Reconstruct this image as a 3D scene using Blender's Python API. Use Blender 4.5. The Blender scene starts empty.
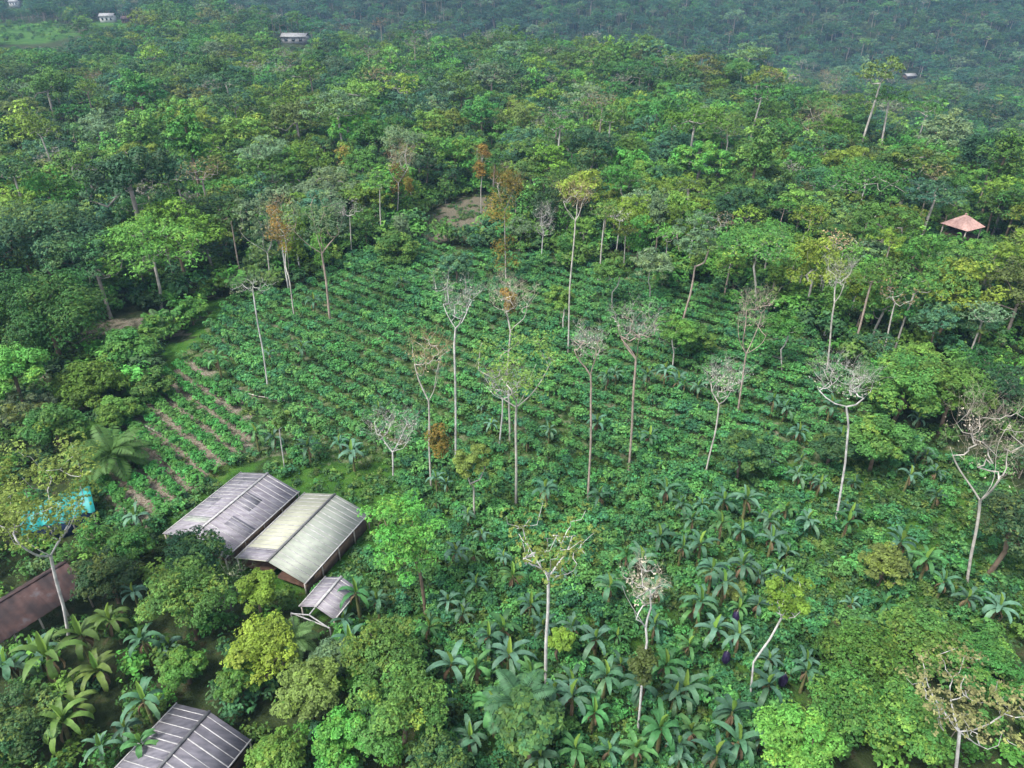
import bpy, math, random
import numpy as np
from mathutils import Vector

# ------------------------------------------------------------------ scene, camera
S = bpy.context.scene
COL = S.collection
R = math.radians
W, H_, F = 1024, 768, 711.0
PITCH = R(31.0)
CAMZ = 50.0
cp, sp = math.cos(PITCH), math.sin(PITCH)

cam = bpy.data.cameras.new('camera')
cam.sensor_width = 36.0
cam.lens = 36.0 * F / W
cam.clip_start = 0.5
cam.clip_end = 6000
co = bpy.data.objects.new('camera', cam)
COL.objects.link(co)
co.location = (0, 0, CAMZ)
co.rotation_euler = (math.pi / 2 - PITCH, 0, 0)
S.camera = co


def sm(a, b, x):
    t = np.clip((np.asarray(x, float) - a) / (b - a), 0, 1)
    return t * t * (3 - 2 * t)


CU = np.array([-2.0, -.66, -.40, -.24, -.10, .05, .20, .33, .45, .55, .66, 1.2])
CD = np.array([640., 640, 600, 470, 425, 410, 335, 290, 235, 190, 165, 150])


def hgt(X, Y):
    X = np.asarray(X, float)
    Y = np.asarray(Y, float)
    u = X / np.maximum(Y, 20.0)
    c = np.interp(u, CU, CD)
    left = sm(-.15, -.45, u)
    h = .45 * np.sin(X * .055 + 1.0) * np.cos(Y * .045) + .25 * np.sin(X * .13 + Y * .09)
    h = h * sm(20, 60, Y)
    h = h + 2.0 * np.sin(X * .017 + .5) * np.sin(Y * .021) * sm(130, 260, Y)
    h = h + left * 10.0 * sm(300, 520, Y)
    h = h - (40.0 - 14 * left) * sm(0, 80, Y - c) * sm(0, 60, Y)
    h = h + np.maximum(0, Y - 600.0) * .24 * sm(600, 760, Y)
    h = h + (7 * np.sin(X * .011 + 2) + 5 * np.sin(X * .027 + Y * .006)) * sm(560, 760, Y)
    return h


def ray(px, py):
    x = (px - W / 2) / F
    y = (H_ / 2 - py) / F
    return np.array([x, cp + y * sp, -sp + y * cp])


def atz(px, py, z):
    d = ray(px, py)
    t = (z - CAMZ) / d[2]
    return np.array([d[0] * t, d[1] * t, z])


def gp(px, py):
    d = ray(px, py)
    lo, t = 0.0, 20.0
    while t < 3000:
        x, y, z = d[0] * t, d[1] * t, CAMZ + d[2] * t
        if z < float(hgt(x, y)):
            break
        lo = t
        t += max(1.0, .01 * t)
    for _ in range(24):
        m = .5 * (lo + t)
        if CAMZ + d[2] * m < float(hgt(d[0] * m, d[1] * m)):
            t = m
        else:
            lo = m
    return np.array([d[0] * t, d[1] * t, float(hgt(d[0] * t, d[1] * t))])


def aty(px, py, Y):
    d = ray(px, py)
    t = Y / d[1]
    return np.array([d[0] * t, Y, CAMZ + d[2] * t])


def proj(P):
    P = np.atleast_2d(np.asarray(P, float))
    x, y, z = P[:, 0], P[:, 1], P[:, 2] - CAMZ
    dep = y * cp - z * sp
    up = y * sp + z * cp
    dep = np.where(dep < 1e-3, 1e-3, dep)
    return np.stack([W / 2 + F * x / dep, H_ / 2 - F * up / dep, dep], 1)


def wpoly(px):
    return np.array([gp(a, b)[:2] for a, b in px])


def inside(poly, X, Y):
    X = np.asarray(X, float)
    Y = np.asarray(Y, float)
    r = np.zeros(X.shape, bool)
    n = len(poly)
    for i in range(n):
        x0, y0 = poly[i]
        x1, y1 = poly[(i + 1) % n]
        c = ((y0 > Y) != (y1 > Y)) & (X < (x1 - x0) * (Y - y0) / (y1 - y0 + 1e-12) + x0)
        r ^= c
    return r


# ------------------------------------------------------------------ materials
def newmat(name):
    m = bpy.data.materials.new(name)
    m.use_nodes = True
    nt = m.node_tree
    nt.nodes.clear()
    return m, nt, nt.nodes, nt.links


def N(nt, t, **kw):
    n = nt.nodes.new(t)
    for k, v in kw.items():
        setattr(n, k, v)
    return n


def principled(nt, rough=.6, spec=.3):
    p = N(nt, 'ShaderNodeBsdfPrincipled')
    p.inputs['Roughness'].default_value = rough
    p.inputs['Specular IOR Level'].default_value = spec
    o = N(nt, 'ShaderNodeOutputMaterial')
    nt.links.new(p.outputs[0], o.inputs[0])
    return p, o


def leaf_mat(name, flush=(.16, .22, .03), rough=.6, spec=.22, trans=.2, hue=.025, val=.38, fixed=None):
    m, nt, ns, L = newmat(name)
    oi = N(nt, 'ShaderNodeObjectInfo')
    at = N(nt, 'ShaderNodeAttribute', attribute_name='tint')
    fl = N(nt, 'ShaderNodeAttribute', attribute_name='flush')
    mx = N(nt, 'ShaderNodeMix', data_type='RGBA')
    L.new(fl.outputs['Fac'], mx.inputs['Factor'])
    if fixed:
        mx.inputs['A'].default_value = (*fixed, 1)
    else:
        L.new(oi.outputs['Color'], mx.inputs['A'])
    mx.inputs['B'].default_value = (*flush, 1)
    mul = N(nt, 'ShaderNodeVectorMath', operation='SCALE')
    L.new(mx.outputs['Result'], mul.inputs[0])
    L.new(at.outputs['Fac'], mul.inputs['Scale'])
    hs = N(nt, 'ShaderNodeHueSaturation')
    L.new(mul.outputs[0], hs.inputs['Color'])
    r1 = N(nt, 'ShaderNodeMapRange')
    L.new(oi.outputs['Random'], r1.inputs['Value'])
    r1.inputs['To Min'].default_value = .5 - hue
    r1.inputs['To Max'].default_value = .5 + hue
    L.new(r1.outputs[0], hs.inputs['Hue'])
    fr = N(nt, 'ShaderNodeMath', operation='MULTIPLY')
    L.new(oi.outputs['Random'], fr.inputs[0])
    fr.inputs[1].default_value = 7.31
    fr2 = N(nt, 'ShaderNodeMath', operation='FRACT')
    L.new(fr.outputs[0], fr2.inputs[0])
    r2 = N(nt, 'ShaderNodeMapRange')
    L.new(fr2.outputs[0], r2.inputs['Value'])
    r2.inputs['To Min'].default_value = 1 - val
    r2.inputs['To Max'].default_value = 1 + val
    L.new(r2.outputs[0], hs.inputs['Value'])
    p = N(nt, 'ShaderNodeBsdfPrincipled')
    p.inputs['Roughness'].default_value = rough
    p.inputs['Specular IOR Level'].default_value = spec
    L.new(hs.outputs[0], p.inputs['Base Color'])
    t = N(nt, 'ShaderNodeBsdfTranslucent')
    L.new(hs.outputs[0], t.inputs['Color'])
    ms = N(nt, 'ShaderNodeMixShader')
    ms.inputs[0].default_value = trans
    L.new(p.outputs[0], ms.inputs[1])
    L.new(t.outputs[0], ms.inputs[2])
    o = N(nt, 'ShaderNodeOutputMaterial')
    L.new(ms.outputs[0], o.inputs[0])
    return m


def bark_mat(name, patch=.5, fixed=None):
    m, nt, ns, L = newmat(name)
    p, o = principled(nt, .85, .15)
    oi = N(nt, 'ShaderNodeObjectInfo')
    tc = N(nt, 'ShaderNodeTexCoord')
    no = N(nt, 'ShaderNodeTexNoise')
    no.inputs['Scale'].default_value = 1.3
    no.inputs['Detail'].default_value = 5
    L.new(tc.outputs['Object'], no.inputs['Vector'])
    r = N(nt, 'ShaderNodeMapRange')
    L.new(no.outputs['Fac'], r.inputs['Value'])
    r.inputs['From Min'].default_value = .3
    r.inputs['From Max'].default_value = .7
    r.inputs['To Min'].default_value = 1 - patch
    r.inputs['To Max'].default_value = 1.12
    mul = N(nt, 'ShaderNodeVectorMath', operation='SCALE')
    if fixed:
        mul.inputs[0].default_value = fixed
    else:
        L.new(oi.outputs['Color'], mul.inputs[0])
    L.new(r.outputs[0], mul.inputs['Scale'])
    L.new(mul.outputs[0], p.inputs['Base Color'])
    return m


def noise_mat(name, c1, c2, scale=1.0, rough=.7, spec=.3, c3=None, stretch=(1, 1, 1), lo=.35, hi=.65):
    m, nt, ns, L = newmat(name)
    p, o = principled(nt, rough, spec)
    tc = N(nt, 'ShaderNodeTexCoord')
    mp = N(nt, 'ShaderNodeMapping')
    mp.inputs['Scale'].default_value = stretch
    L.new(tc.outputs['Object'], mp.inputs[0])
    no = N(nt, 'ShaderNodeTexNoise')
    no.inputs['Scale'].default_value = scale
    no.inputs['Detail'].default_value = 6
    L.new(mp.outputs[0], no.inputs['Vector'])
    cr = N(nt, 'ShaderNodeValToRGB')
    cr.color_ramp.elements[0].position = lo
    cr.color_ramp.elements[0].color = (*c1, 1)
    cr.color_ramp.elements[1].position = hi
    cr.color_ramp.elements[1].color = (*c2, 1)
    if c3:
        e = cr.color_ramp.elements.new(min(1, hi + .12))
        e.color = (*c3, 1)
    L.new(no.outputs['Fac'], cr.inputs[0])
    L.new(cr.outputs[0], p.inputs['Base Color'])
    return m


M_LEAF = leaf_mat('tree_leaf')
M_CROP = leaf_mat('crop_leaf', flush=(.12, .24, .04), hue=.02, val=.25, trans=.25)
M_BANANA = leaf_mat('banana_leaf', flush=(.22, .30, .05), rough=.55, spec=.28, hue=.02, val=.3, trans=.25)
M_TWIG = leaf_mat('dry_twig', flush=(.34, .31, .20), rough=.8, spec=.1, hue=.01, val=.15, trans=.1)
M_BARK = bark_mat('bark')
M_BARKFAR = bark_mat('far_bark', fixed=(.26, .22, .18))
M_STEM = noise_mat('banana_stem', (.10, .075, .035), (.13, .16, .055), 3.0)


# ------------------------------------------------------------------ mesh helpers
def mesh(name, V, Fq, mats, tint=None, flush=None, midx=None, smooth=False):
    """V (n,3), Fq (m,4) quads or list of faces"""
    me = bpy.data.meshes.new(name)
    V = np.asarray(V, np.float32)
    if isinstance(Fq, np.ndarray):
        m = len(Fq)
        k = Fq.shape[1]
        me.vertices.add(len(V))
        me.vertices.foreach_set('co', V.ravel())
        me.loops.add(m * k)
        me.loops.foreach_set('vertex_index', Fq.astype(np.int32).ravel())
        me.polygons.add(m)
        me.polygons.foreach_set('loop_start', np.arange(0, m * k, k, dtype=np.int32))
        me.polygons.foreach_set('loop_total', np.full(m, k, np.int32))
        me.update(calc_edges=True)
        me.validate()
    else:
        me.from_pydata([tuple(map(float, v)) for v in V], [], [tuple(map(int, f)) for f in Fq])
        me.update()
    for mm in mats:
        me.materials.append(mm)
    nf = len(me.polygons)
    if tint is not None and len(tint) == nf:
        a = me.attributes.new('tint', 'FLOAT', 'FACE')
        a.data.foreach_set('value', np.asarray(tint, np.float32))
        a = me.attributes.new('flush', 'FLOAT', 'FACE')
        a.data.foreach_set('value', np.asarray(flush if flush is not None else np.zeros(nf), np.float32))
    if midx is not None:
        me.polygons.foreach_set('material_index', np.asarray(midx, np.int32))
    if smooth:
        me.polygons.foreach_set('use_smooth', np.ones(nf, bool))
    return me


def nrm(v):
    return v / np.maximum(np.linalg.norm(v, axis=-1, keepdims=True), 1e-9)


def leaf_quads(rng, P, Nn, size, aspect=.55):
    n = len(P)
    r = rng.normal(size=(n, 3))
    t = nrm(np.cross(Nn, r))
    b = np.cross(Nn, t)
    s = size * rng.uniform(.65, 1.35, (n, 1))
    V = np.stack([P - t * s * .5, P + b * s * aspect * .5 + Nn * s * .06, P + t * s * .5, P - b * s * aspect * .5 + Nn * s * .06], 1).reshape(-1, 3)
    Fq = np.arange(4 * n).reshape(n, 4)
    return V, Fq


def clump_leaves(rng, C, Rr, n_each, size, flat=.7, flushp=.12, hang=0.0, aspect=.55):
    """leaves on clump shells. C (k,3) centres, Rr (k,) radii"""
    k = len(C)
    Ps, Ns, T, Fl = [], [], [], []
    for i in range(k):
        m = max(3, int(n_each * (Rr[i] / np.mean(Rr)) ** 2 / 6))
        n = m * 6
        d = nrm(rng.normal(size=(m, 3)))
        d[:, 2] = np.where((d[:, 2] < -.15) & (rng.random(m) < .75), -d[:, 2], d[:, 2])
        rad = Rr[i] * rng.uniform(.6, 1.12, (m, 1)) * (1 + .18 * np.sin(d[:, :1] * 7 + i) * np.cos(d[:, 1:2] * 6 + 2 * i))
        p = C[i] + d * rad * np.array([1, 1, flat])
        if hang:
            p[:, 2] -= hang * rng.random(m)
        # sprays of six leaves that fan out from each shoot
        d6 = np.repeat(d, 6, 0)
        off = rng.normal(size=(n, 3))
        off = nrm(off - d6 * np.sum(off * d6, 1, keepdims=True)) * size * rng.uniform(.2, .95, (n, 1))
        off[:, 2] *= .7
        pp_ = np.repeat(p, 6, 0) + off - d6 * size * .35 * rng.random((n, 1))
        nn = nrm(.5 * d6 + np.array([0, 0, .5]) + .5 * off / size + .25 * rng.normal(size=(n, 3)))
        Ps.append(pp_)
        Ns.append(nn)
        ct = rng.uniform(.78, 1.24)
        T.append(ct * np.repeat(rng.uniform(.72, 1.32, m), 6) * rng.uniform(.85, 1.15, n))
        cf = max(0, rng.normal(flushp, flushp * .9))
        Fl.append(np.clip(cf * np.repeat(rng.uniform(.1, 2.2, m), 6), 0, .95))
    P = np.concatenate(Ps)
    V, Fq = leaf_quads(rng, P, np.concatenate(Ns), size, aspect)
    return V, Fq, np.concatenate(T), np.concatenate(Fl)


def tube(pts, rad, sides):
    pts = np.asarray(pts, float)
    n = len(pts)
    tg = np.gradient(pts, axis=0)
    tg = nrm(tg)
    ref = np.where(np.abs(tg[:, 2:3]) > .9, np.array([[1., 0, 0]]), np.array([[0, 0, 1.]]))
    a = nrm(np.cross(tg, ref))
    for i in range(1, n):
        if np.dot(a[i], a[i - 1]) < 0:
            a[i] = -a[i]
    b = np.cross(tg, a)
    th = np.arange(sides) * 2 * math.pi / sides
    rad = np.asarray(rad, float)[:, None, None]
    V = pts[:, None, :] + rad * (np.cos(th)[None, :, None] * a[:, None, :] + np.sin(th)[None, :, None] * b[:, None, :])
    i = np.arange(n - 1)[:, None] * sides
    j = np.arange(sides)[None, :]
    j2 = (j + 1) % sides
    Fq = np.stack([i + j, i + j2, i + sides + j2, i + sides + j], -1).reshape(-1, 4)
    return V.reshape(-1, 3), Fq


def joinVF(parts):
    Vs, Fs, o = [], [], 0
    for V, Fq in parts:
        Vs.append(V)
        Fs.append(Fq + o)
        o += len(V)
    return np.concatenate(Vs), np.concatenate(Fs)


UP = np.array([0, 0, 1.0])


class Net:
    """trunk, limbs and boughs as one branching network"""

    def __init__(s):
        s.p, s.par = [], []

    def add(s, p, par):
        s.p.append(np.asarray(p, float))
        s.par.append(par)
        return len(s.p) - 1

    def build(s, tip_r, base_r, twig_from=None):
        n = len(s.p)
        kids = [[] for _ in range(n)]
        for i, q in enumerate(s.par):
            if q >= 0:
                kids[q].append(i)
        r = np.zeros(n)
        for i in range(n - 1, -1, -1):
            r[i] = tip_r if not kids[i] else sum(r[k] ** 2.2 for k in kids[i]) ** (1 / 2.2) + .003
        r = tip_r + (r - tip_r) * max(base_r - tip_r, .01) / max(r[0] - tip_r, 1e-6)
        r[0] *= 1.35
        out = []
        stack = [(0, -1)]
        while stack:
            a, pre = stack.pop()
            ch = [a] if pre < 0 else [pre, a]
            while kids[ch[-1]]:
                ks = sorted(kids[ch[-1]], key=lambda q: -r[q])
                for q in ks[1:]:
                    stack.append((q, ch[-1]))
                ch.append(ks[0])
            if len(ch) < 2:
                continue
            rr = r[ch].copy()
            if pre >= 0:
                rr[0] = rr[1]
            sides = 7 if rr[0] > .12 else 5 if rr[0] > .05 else 3
            out.append(tube([s.p[i] for i in ch], rr, sides))
        return joinVF(out)


def grow(rng, trunk, targets, base_r, tip_r=.03, split_from=.55, wob=.10, limbs=()):
    """trunk: polyline (local), targets: (k,3) bough ends"""
    net = Net()
    last = -1
    trunk = np.asarray(trunk, float)
    pts = []
    for i in range(len(trunk) - 1):
        m = max(2, int(np.linalg.norm(trunk[i + 1] - trunk[i]) / 1.2))
        for t in np.arange(m) / m:
            pts.append(trunk[i] * (1 - t) + trunk[i + 1] * t)
    pts.append(trunk[-1])
    pts = np.array(pts)
    ln = max(np.ptp(pts[:, 2]), 1)
    ph = rng.uniform(0, 6, 2)
    zz = (pts[:, 2] - pts[0, 2]) / ln
    pts[:, 0] += wob * np.sin(zz * 7 + ph[0]) * zz * ln * .06
    pts[:, 1] += wob * np.sin(zz * 6 + ph[1]) * zz * ln * .06
    for p in pts:
        last = net.add(p, last)
    nt = len(pts)
    first = int(nt * split_from)
    top = pts[-1]
    order = np.argsort(np.linalg.norm(targets - top, axis=1))
    if limbs:
        first = nt - 1
        for lb in limbs:
            par = nt - 1
            for p in lb:
                par = net.add(p, par)
    # main limbs: a few of the farthest targets go straight from the trunk
    for q in order:
        T = targets[q]
        P = np.array(net.p[first:])
        d = T - P
        dist = np.linalg.norm(d, axis=1)
        cost = dist + np.where(d[:, 2] < .1 * dist, 1.2 * (0.1 * dist - d[:, 2]), 0) + rng.uniform(0, .5, len(P))
        k = int(np.argmin(cost)) + first
        a = net.p[k]
        L = np.linalg.norm(T - a)
        m = max(2, int(L / .9))
        par = k
        side = rng.normal(size=3) * .10 * L
        for t in np.arange(1, m + 1) / m:
            p = a * (1 - t) + T * t + side * math.sin(t * math.pi) + np.array([0, 0, -.10 * L * math.sin(t * math.pi)])
            if t < 1:
                p = p + rng.normal(size=3) * .06
            par = net.add(p, par)
    return net.build(tip_r, base_r)


def main_limbs(rng, top, c, rx, rz, n):
    out = []
    a0 = rng.uniform(0, 6.28)
    for i in range(n):
        a = a0 + i * 6.28 / n + rng.normal(0, .35)
        r = rx * rng.uniform(.35, .72)
        e = c + np.array([r * math.cos(a), r * math.sin(a), rz * rng.uniform(-.35, .45)])
        L = np.linalg.norm(e - top)
        m = max(3, int(L / .8))
        bow = np.array([math.cos(a), math.sin(a), 0]) * L * rng.uniform(.02, .12) - UP * L * rng.uniform(0, .08)
        wv = rng.normal(size=3) * L * .02
        out.append([top + (e - top) * t + bow * math.sin(t * math.pi) + wv * math.sin(t * 2 * math.pi) for t in np.arange(1, m + 1) / m])
    return out


def crown_targets(rng, c, rx, rz, k, shape='dome'):
    out = []
    mind = 1.35 * rx / math.sqrt(k)
    tries = 0
    while len(out) < k and tries < k * 60:
        tries += 1
        d = nrm(rng.normal(size=3))
        if shape == 'dome':
            if d[2] < -.35:
                continue
            r = rng.uniform(.6, 1.02) if rng.random() < .82 else rng.uniform(.1, .5)
        elif shape == 'umbrella':
            d[2] = abs(d[2]) * .8
            r = rng.uniform(.35, .98)
        elif shape == 'fan':
            t = rng.uniform(.12, 1) ** .8
            a = rng.uniform(0, 6.283)
            rr = (.25 + .75 * t ** .8) * math.sqrt(rng.uniform(.05, 1)) * (1 if t < .75 else 1.1 - .4 * (t - .75) / .25 * rng.random())
            d = np.array([rr * math.cos(a), rr * math.sin(a), 2 * t - 1])
            r = 1.0
        elif shape == 'column':
            r = rng.uniform(.3, .95)
        else:
            r = rng.uniform(.3, 1.0)
        p = c + d * r * np.array([rx, rx, rz])
        p[:2] += rng.normal(size=2) * rx * .06
        if all(np.linalg.norm((p - q) * np.array([1, 1, 1.2])) > mind * (1 if tries < k * 30 else .6) for q in out):
            out.append(p)
    return np.array(out)


def twigs(rng, tips, c, n, L, r=.014):
    parts = []
    for t in tips:
        out = nrm(t - c + np.array([0, 0, 1.1 * L]))
        for _ in range(n):
            d = nrm(out * 1.0 + rng.normal(size=3) * .5 + np.array([0, 0, .3]))
            l = L * rng.uniform(.5, 1.2)
            mid = t + d * l * .5 + rng.normal(size=3) * .06 * l
            e = t + nrm(d + rng.normal(size=3) * .3) * l
            parts.append(tube([t, mid, e], [r * 1.4, r, r * .6], 3))
            for _ in range(3):
                s = mid * rng.uniform(.3, 1) if False else mid + (e - mid) * rng.uniform(0, .9)
                e2 = s + nrm(d + rng.normal(size=3) * .8) * l * rng.uniform(.3, .55)
                parts.append(tube([s, (s + e2) / 2 + rng.normal(size=3) * .03, e2], [r * .8, r * .6, r * .4], 3))
    return joinVF(parts)


# ------------------------------------------------------------------ object helpers
def link(name, data, color=None, parent=None, loc=None):
    o = bpy.data.objects.new(name, data)
    COL.objects.link(o)
    if color is not None:
        o.color = (*color, 1)
    if parent is not None:
        o.parent = parent
    if loc is not None:
        o.location = loc
    return o


def tag(o, label=None, cat=None, group=None, kind=None):
    if label:
        o['label'] = label
    if cat:
        o['category'] = cat
    if group:
        o['group'] = group
    if kind:
        o['kind'] = kind
    return o


LABELS = set()
ORD = ['nearest', 'second', 'third', 'fourth', 'fifth', 'sixth', 'seventh', 'eighth', 'ninth', 'tenth', 'eleventh', 'twelfth',
       'thirteenth', 'fourteenth', 'fifteenth', 'sixteenth', 'seventeenth', 'eighteenth', 'nineteenth', 'twentieth']


def ordn(i):
    if i < len(ORD):
        return ORD[i]
    return '%d%s' % (i + 1, {1: 'st', 2: 'nd', 3: 'rd'}.get((i + 1) % 10, 'th'))


LAND = []          # (nickname, px, py)


def place_labels(items, fmt):
    """items: list of (object, px, py, look). Labels by nearest landmark and side."""
    rec = []
    for o, px, py, look in items:
        best = min(LAND, key=lambda l: (l[1] - px) ** 2 + 1.6 * (l[2] - py) ** 2)
        dx, dy = px - best[1], py - best[2]
        d = math.hypot(dx, dy)
        rel = ('left of' if dx < 0 else 'right of') if abs(dx) > abs(dy) else ('behind' if dy < 0 else 'in front of')
        rec.append([o, look, rel, best[0], d])
    cnt = {}
    for r in sorted(rec, key=lambda r: r[4]):
        key = (r[1], r[2], r[3])
        i = cnt.get(key, 0)
        cnt[key] = i + 1
        r.append(i)
    for o, look, rel, lm, d, i in rec:
        o['label'] = fmt(look, ordn(i), rel, lm)


# ------------------------------------------------------------------ regions (traced on the ground)
FIELD = wpoly([(60, 505), (110, 440), (150, 392), (205, 335), (232, 300), (300, 290), (345, 258), (420, 243), (500, 258), (560, 256), (640, 258),
               (705, 280), (775, 312), (830, 350), (875, 410), (930, 445), (1000, 470), (1060, 560), (1050, 620), (960, 640), (880, 625), (820, 640), (790, 700),
               (770, 790), (760, 980), (420, 980), (440, 760), (425, 680), (395, 640), (365, 625), (330, 640), (300, 600), (150, 560)])
PATCH = wpoly([(92, 492), (150, 388), (182, 360), (205, 368), (250, 425), (252, 448), (222, 470), (160, 520), (125, 525)])
CLEAR = wpoly([(414, 232), (440, 208), (475, 195), (498, 198), (502, 222), (474, 234), (430, 244)])
TRACK = wpoly([(228, 296), (214, 300), (186, 335), (150, 365), (105, 405), (60, 440), (68, 447), (120, 412), (160, 378), (200, 345), (228, 308)])
DARKTRACK = wpoly([(213, 297), (150, 345), (112, 372), (60, 430), (52, 424), (96, 370), (140, 330), (200, 296)])
YARD = wpoly([(290, 480), (352, 448), (400, 470), (395, 520), (340, 590), (300, 605), (240, 600), (150, 545), (160, 528), (250, 462)])
SOILL = wpoly([(85, 330), (140, 312), (175, 318), (190, 330), (120, 350), (60, 352), (30, 400), (10, 395)])
MEADOW = wpoly([(790, 520), (850, 470), (950, 470), (1020, 520), (1040, 610), (960, 640), (880, 625), (800, 600)])
FARGRASS = wpoly([(-20, 45), (-20, 22), (60, 24), (80, 34), (60, 42)])
FARGRASS2 = wpoly([(85, 30), (95, 20), (140, 20), (150, 30), (115, 36)])
BUILT = []


def zone(name, X, Y):
    return inside(name, X, Y)


# ------------------------------------------------------------------ ground
def build_ground():
    xs = np.concatenate([np.arange(-1500, -140, 18.), np.arange(-140, 140, 1.1), np.arange(140, 1501, 18.)])
    ys = np.concatenate([np.arange(-120, 16, 8.), np.arange(16, 190, 1.1), np.arange(190, 560, 5.), np.arange(560, 1500, 14.)])
    X, Y = np.meshgrid(xs, ys)
    Z = hgt(X, Y)
    jit = np.random.default_rng(3)
    wx = X + 1.2 * np.sin(Y * .7) + jit.normal(0, .5, X.shape)
    wy = Y + 1.2 * np.sin(X * .6) + jit.normal(0, .5, X.shape)
    near = (Y < 700)
    g = np.zeros(X.shape)
    so = np.zeros(X.shape)
    dr = np.zeros(X.shape)
    g = np.where(near & inside(FIELD, wx, wy), .55, g)
    g = np.where(inside(TRACK, wx, wy) | inside(MEADOW, wx, wy), .95, g)
    g = np.where(inside(YARD, wx, wy), .8, g)
    g = np.where(inside(FARGRASS, X, Y) | inside(FARGRASS2, X, Y), 1.0, g)
    so = np.where(near & inside(FIELD, wx, wy) & (wy > 66), .32, so)
    so = np.where(inside(PATCH, wx, wy), .75, so)
    so = np.where(inside(SOILL, wx, wy), .6, so)
    dr = np.where(inside(CLEAR, wx, wy), 1.0, dr)
    dr = np.where(inside(DARKTRACK, wx, wy), .6, dr)
    V = np.stack([X, Y, Z], -1).reshape(-1, 3)
    ny, nx = X.shape
    i = np.arange(ny - 1)[:, None] * nx
    j = np.arange(nx - 1)[None, :]
    Fq = np.stack([i + j, i + j + 1, i + nx + j + 1, i + nx + j], -1).reshape(-1, 4)
    m, nt, ns, L = newmat('ground')
    p, o = principled(nt, .95, .1)
    at = N(nt, 'ShaderNodeAttribute', attribute_name='zone')
    sx = N(nt, 'ShaderNodeSeparateColor')
    L.new(at.outputs['Color'], sx.inputs[0])
    tc = N(nt, 'ShaderNodeTexCoord')

    def noise(sc, de=6):
        n = N(nt, 'ShaderNodeTexNoise')
        n.inputs['Scale'].default_value = sc
        n.inputs['Detail'].default_value = de
        L.new(tc.outputs['Object'], n.inputs['Vector'])
        return n

    def ramp(fac, stops):
        c = N(nt, 'ShaderNodeValToRGB')
        c.color_ramp.elements[0].position = stops[0][0]
        c.color_ramp.elements[0].color = (*stops[0][1], 1)
        c.color_ramp.elements[1].position = stops[-1][0]
        c.color_ramp.elements[1].color = (*stops[-1][1], 1)
        for q, cc in stops[1:-1]:
            e = c.color_ramp.elements.new(q)
            e.color = (*cc, 1)
        L.new(fac, c.inputs[0])
        return c

    nf = noise(.9)
    nb = noise(.16)
    nd = noise(4.0)
    floor = ramp(nf.outputs['Fac'], [(.35, (.018, .026, .010)), (.55, (.03, .045, .016)), (.7, (.055, .048, .026))])
    av = N(nt, 'ShaderNodeMath', operation='MULTIPLY_ADD')
    L.new(nb.outputs['Fac'], av.inputs[0])
    av.inputs[1].default_value = .8
    hf = N(nt, 'ShaderNodeMath', operation='MULTIPLY_ADD')
    L.new(nf.outputs['Fac'], hf.inputs[0])
    hf.inputs[1].default_value = .5
    hf.inputs[2].default_value = -.15
    L.new(hf.outputs[0], av.inputs[2])
    grass = ramp(av.outputs[0], [(.3, (.018, .055, .012)), (.5, (.035, .095, .014)), (.62, (.055, .115, .02)), (.72, (.085, .07, .035))])
    soil = ramp(nd.outputs['Fac'], [(.3, (.085, .062, .042)), (.48, (.155, .125, .095)), (.56, (.25, .225, .185)), (.64, (.075, .10, .03))])
    dry = ramp(nd.outputs['Fac'], [(.3, (.05, .042, .028)), (.48, (.105, .09, .062)), (.6, (.15, .135, .10)), (.7, (.06, .08, .03))])

    def mask(ch, sharp=.25):
        a = N(nt, 'ShaderNodeMath', operation='ADD')
        L.new(ch, a.inputs[0])
        s = N(nt, 'ShaderNodeMath', operation='MULTIPLY_ADD')
        L.new(nf.outputs['Fac'], s.inputs[0])
        s.inputs[1].default_value = 1.4
        s.inputs[2].default_value = -.7
        L.new(s.outputs[0], a.inputs[1])
        mr = N(nt, 'ShaderNodeMapRange')
        mr.inputs['From Min'].default_value = .5 - sharp
        mr.inputs['From Max'].default_value = .5 + sharp
        L.new(a.outputs[0], mr.inputs['Value'])
        return mr

    cur = floor.outputs[0]
    for ch, c in (('Red', grass), ('Green', soil), ('Blue', dry)):
        mx = N(nt, 'ShaderNodeMix', data_type='RGBA')
        L.new(mask(sx.outputs[ch]).outputs[0], mx.inputs['Factor'])
        L.new(cur, mx.inputs['A'])
        L.new(c.outputs[0], mx.inputs['B'])
        cur = mx.outputs['Result']
    L.new(cur, p.inputs['Base Color'])
    bp = N(nt, 'ShaderNodeBump')
    bp.inputs['Strength'].default_value = .7
    bp.inputs['Distance'].default_value = .25
    L.new(nd.outputs['Fac'], bp.inputs['Height'])
    L.new(bp.outputs[0], p.inputs['Normal'])
    me = mesh('ground', V, Fq, [m], smooth=True)
    a = me.attributes.new('zone', 'FLOAT_COLOR', 'POINT')
    a.data.foreach_set('color', np.stack([g, so, dr, np.ones_like(g)], -1).astype(np.float32).ravel())
    tag(link('ground', me), kind='structure')


build_ground()

# ------------------------------------------------------------------ colours
COLR = {
    'dark green': (.028, .092, .034),
    'blue-green': (.036, .110, .056),
    'mid-green': (.050, .145, .030),
    'bright green': (.080, .205, .034),
    'yellow-green': (.112, .195, .022),
    'grey-green': (.100, .170, .085),
    'olive': (.10, .135, .034),
    'golden-brown': (.23, .145, .028),
    'brownish': (.34, .25, .13),
    'bare grey': (.36, .352, .315),
    'pinkish grey': (.38, .34, .265),
    'pale olive': (.14, .22, .045),
    'olive-tan': (.24, .235, .10),
}
BARK = {'pale': (.42, .39, .34), 'white': (.50, .48, .45), 'pink': (.34, .27, .22), 'brown': (.16, .12, .085), 'grey': (.30, .27, .24)}

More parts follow.
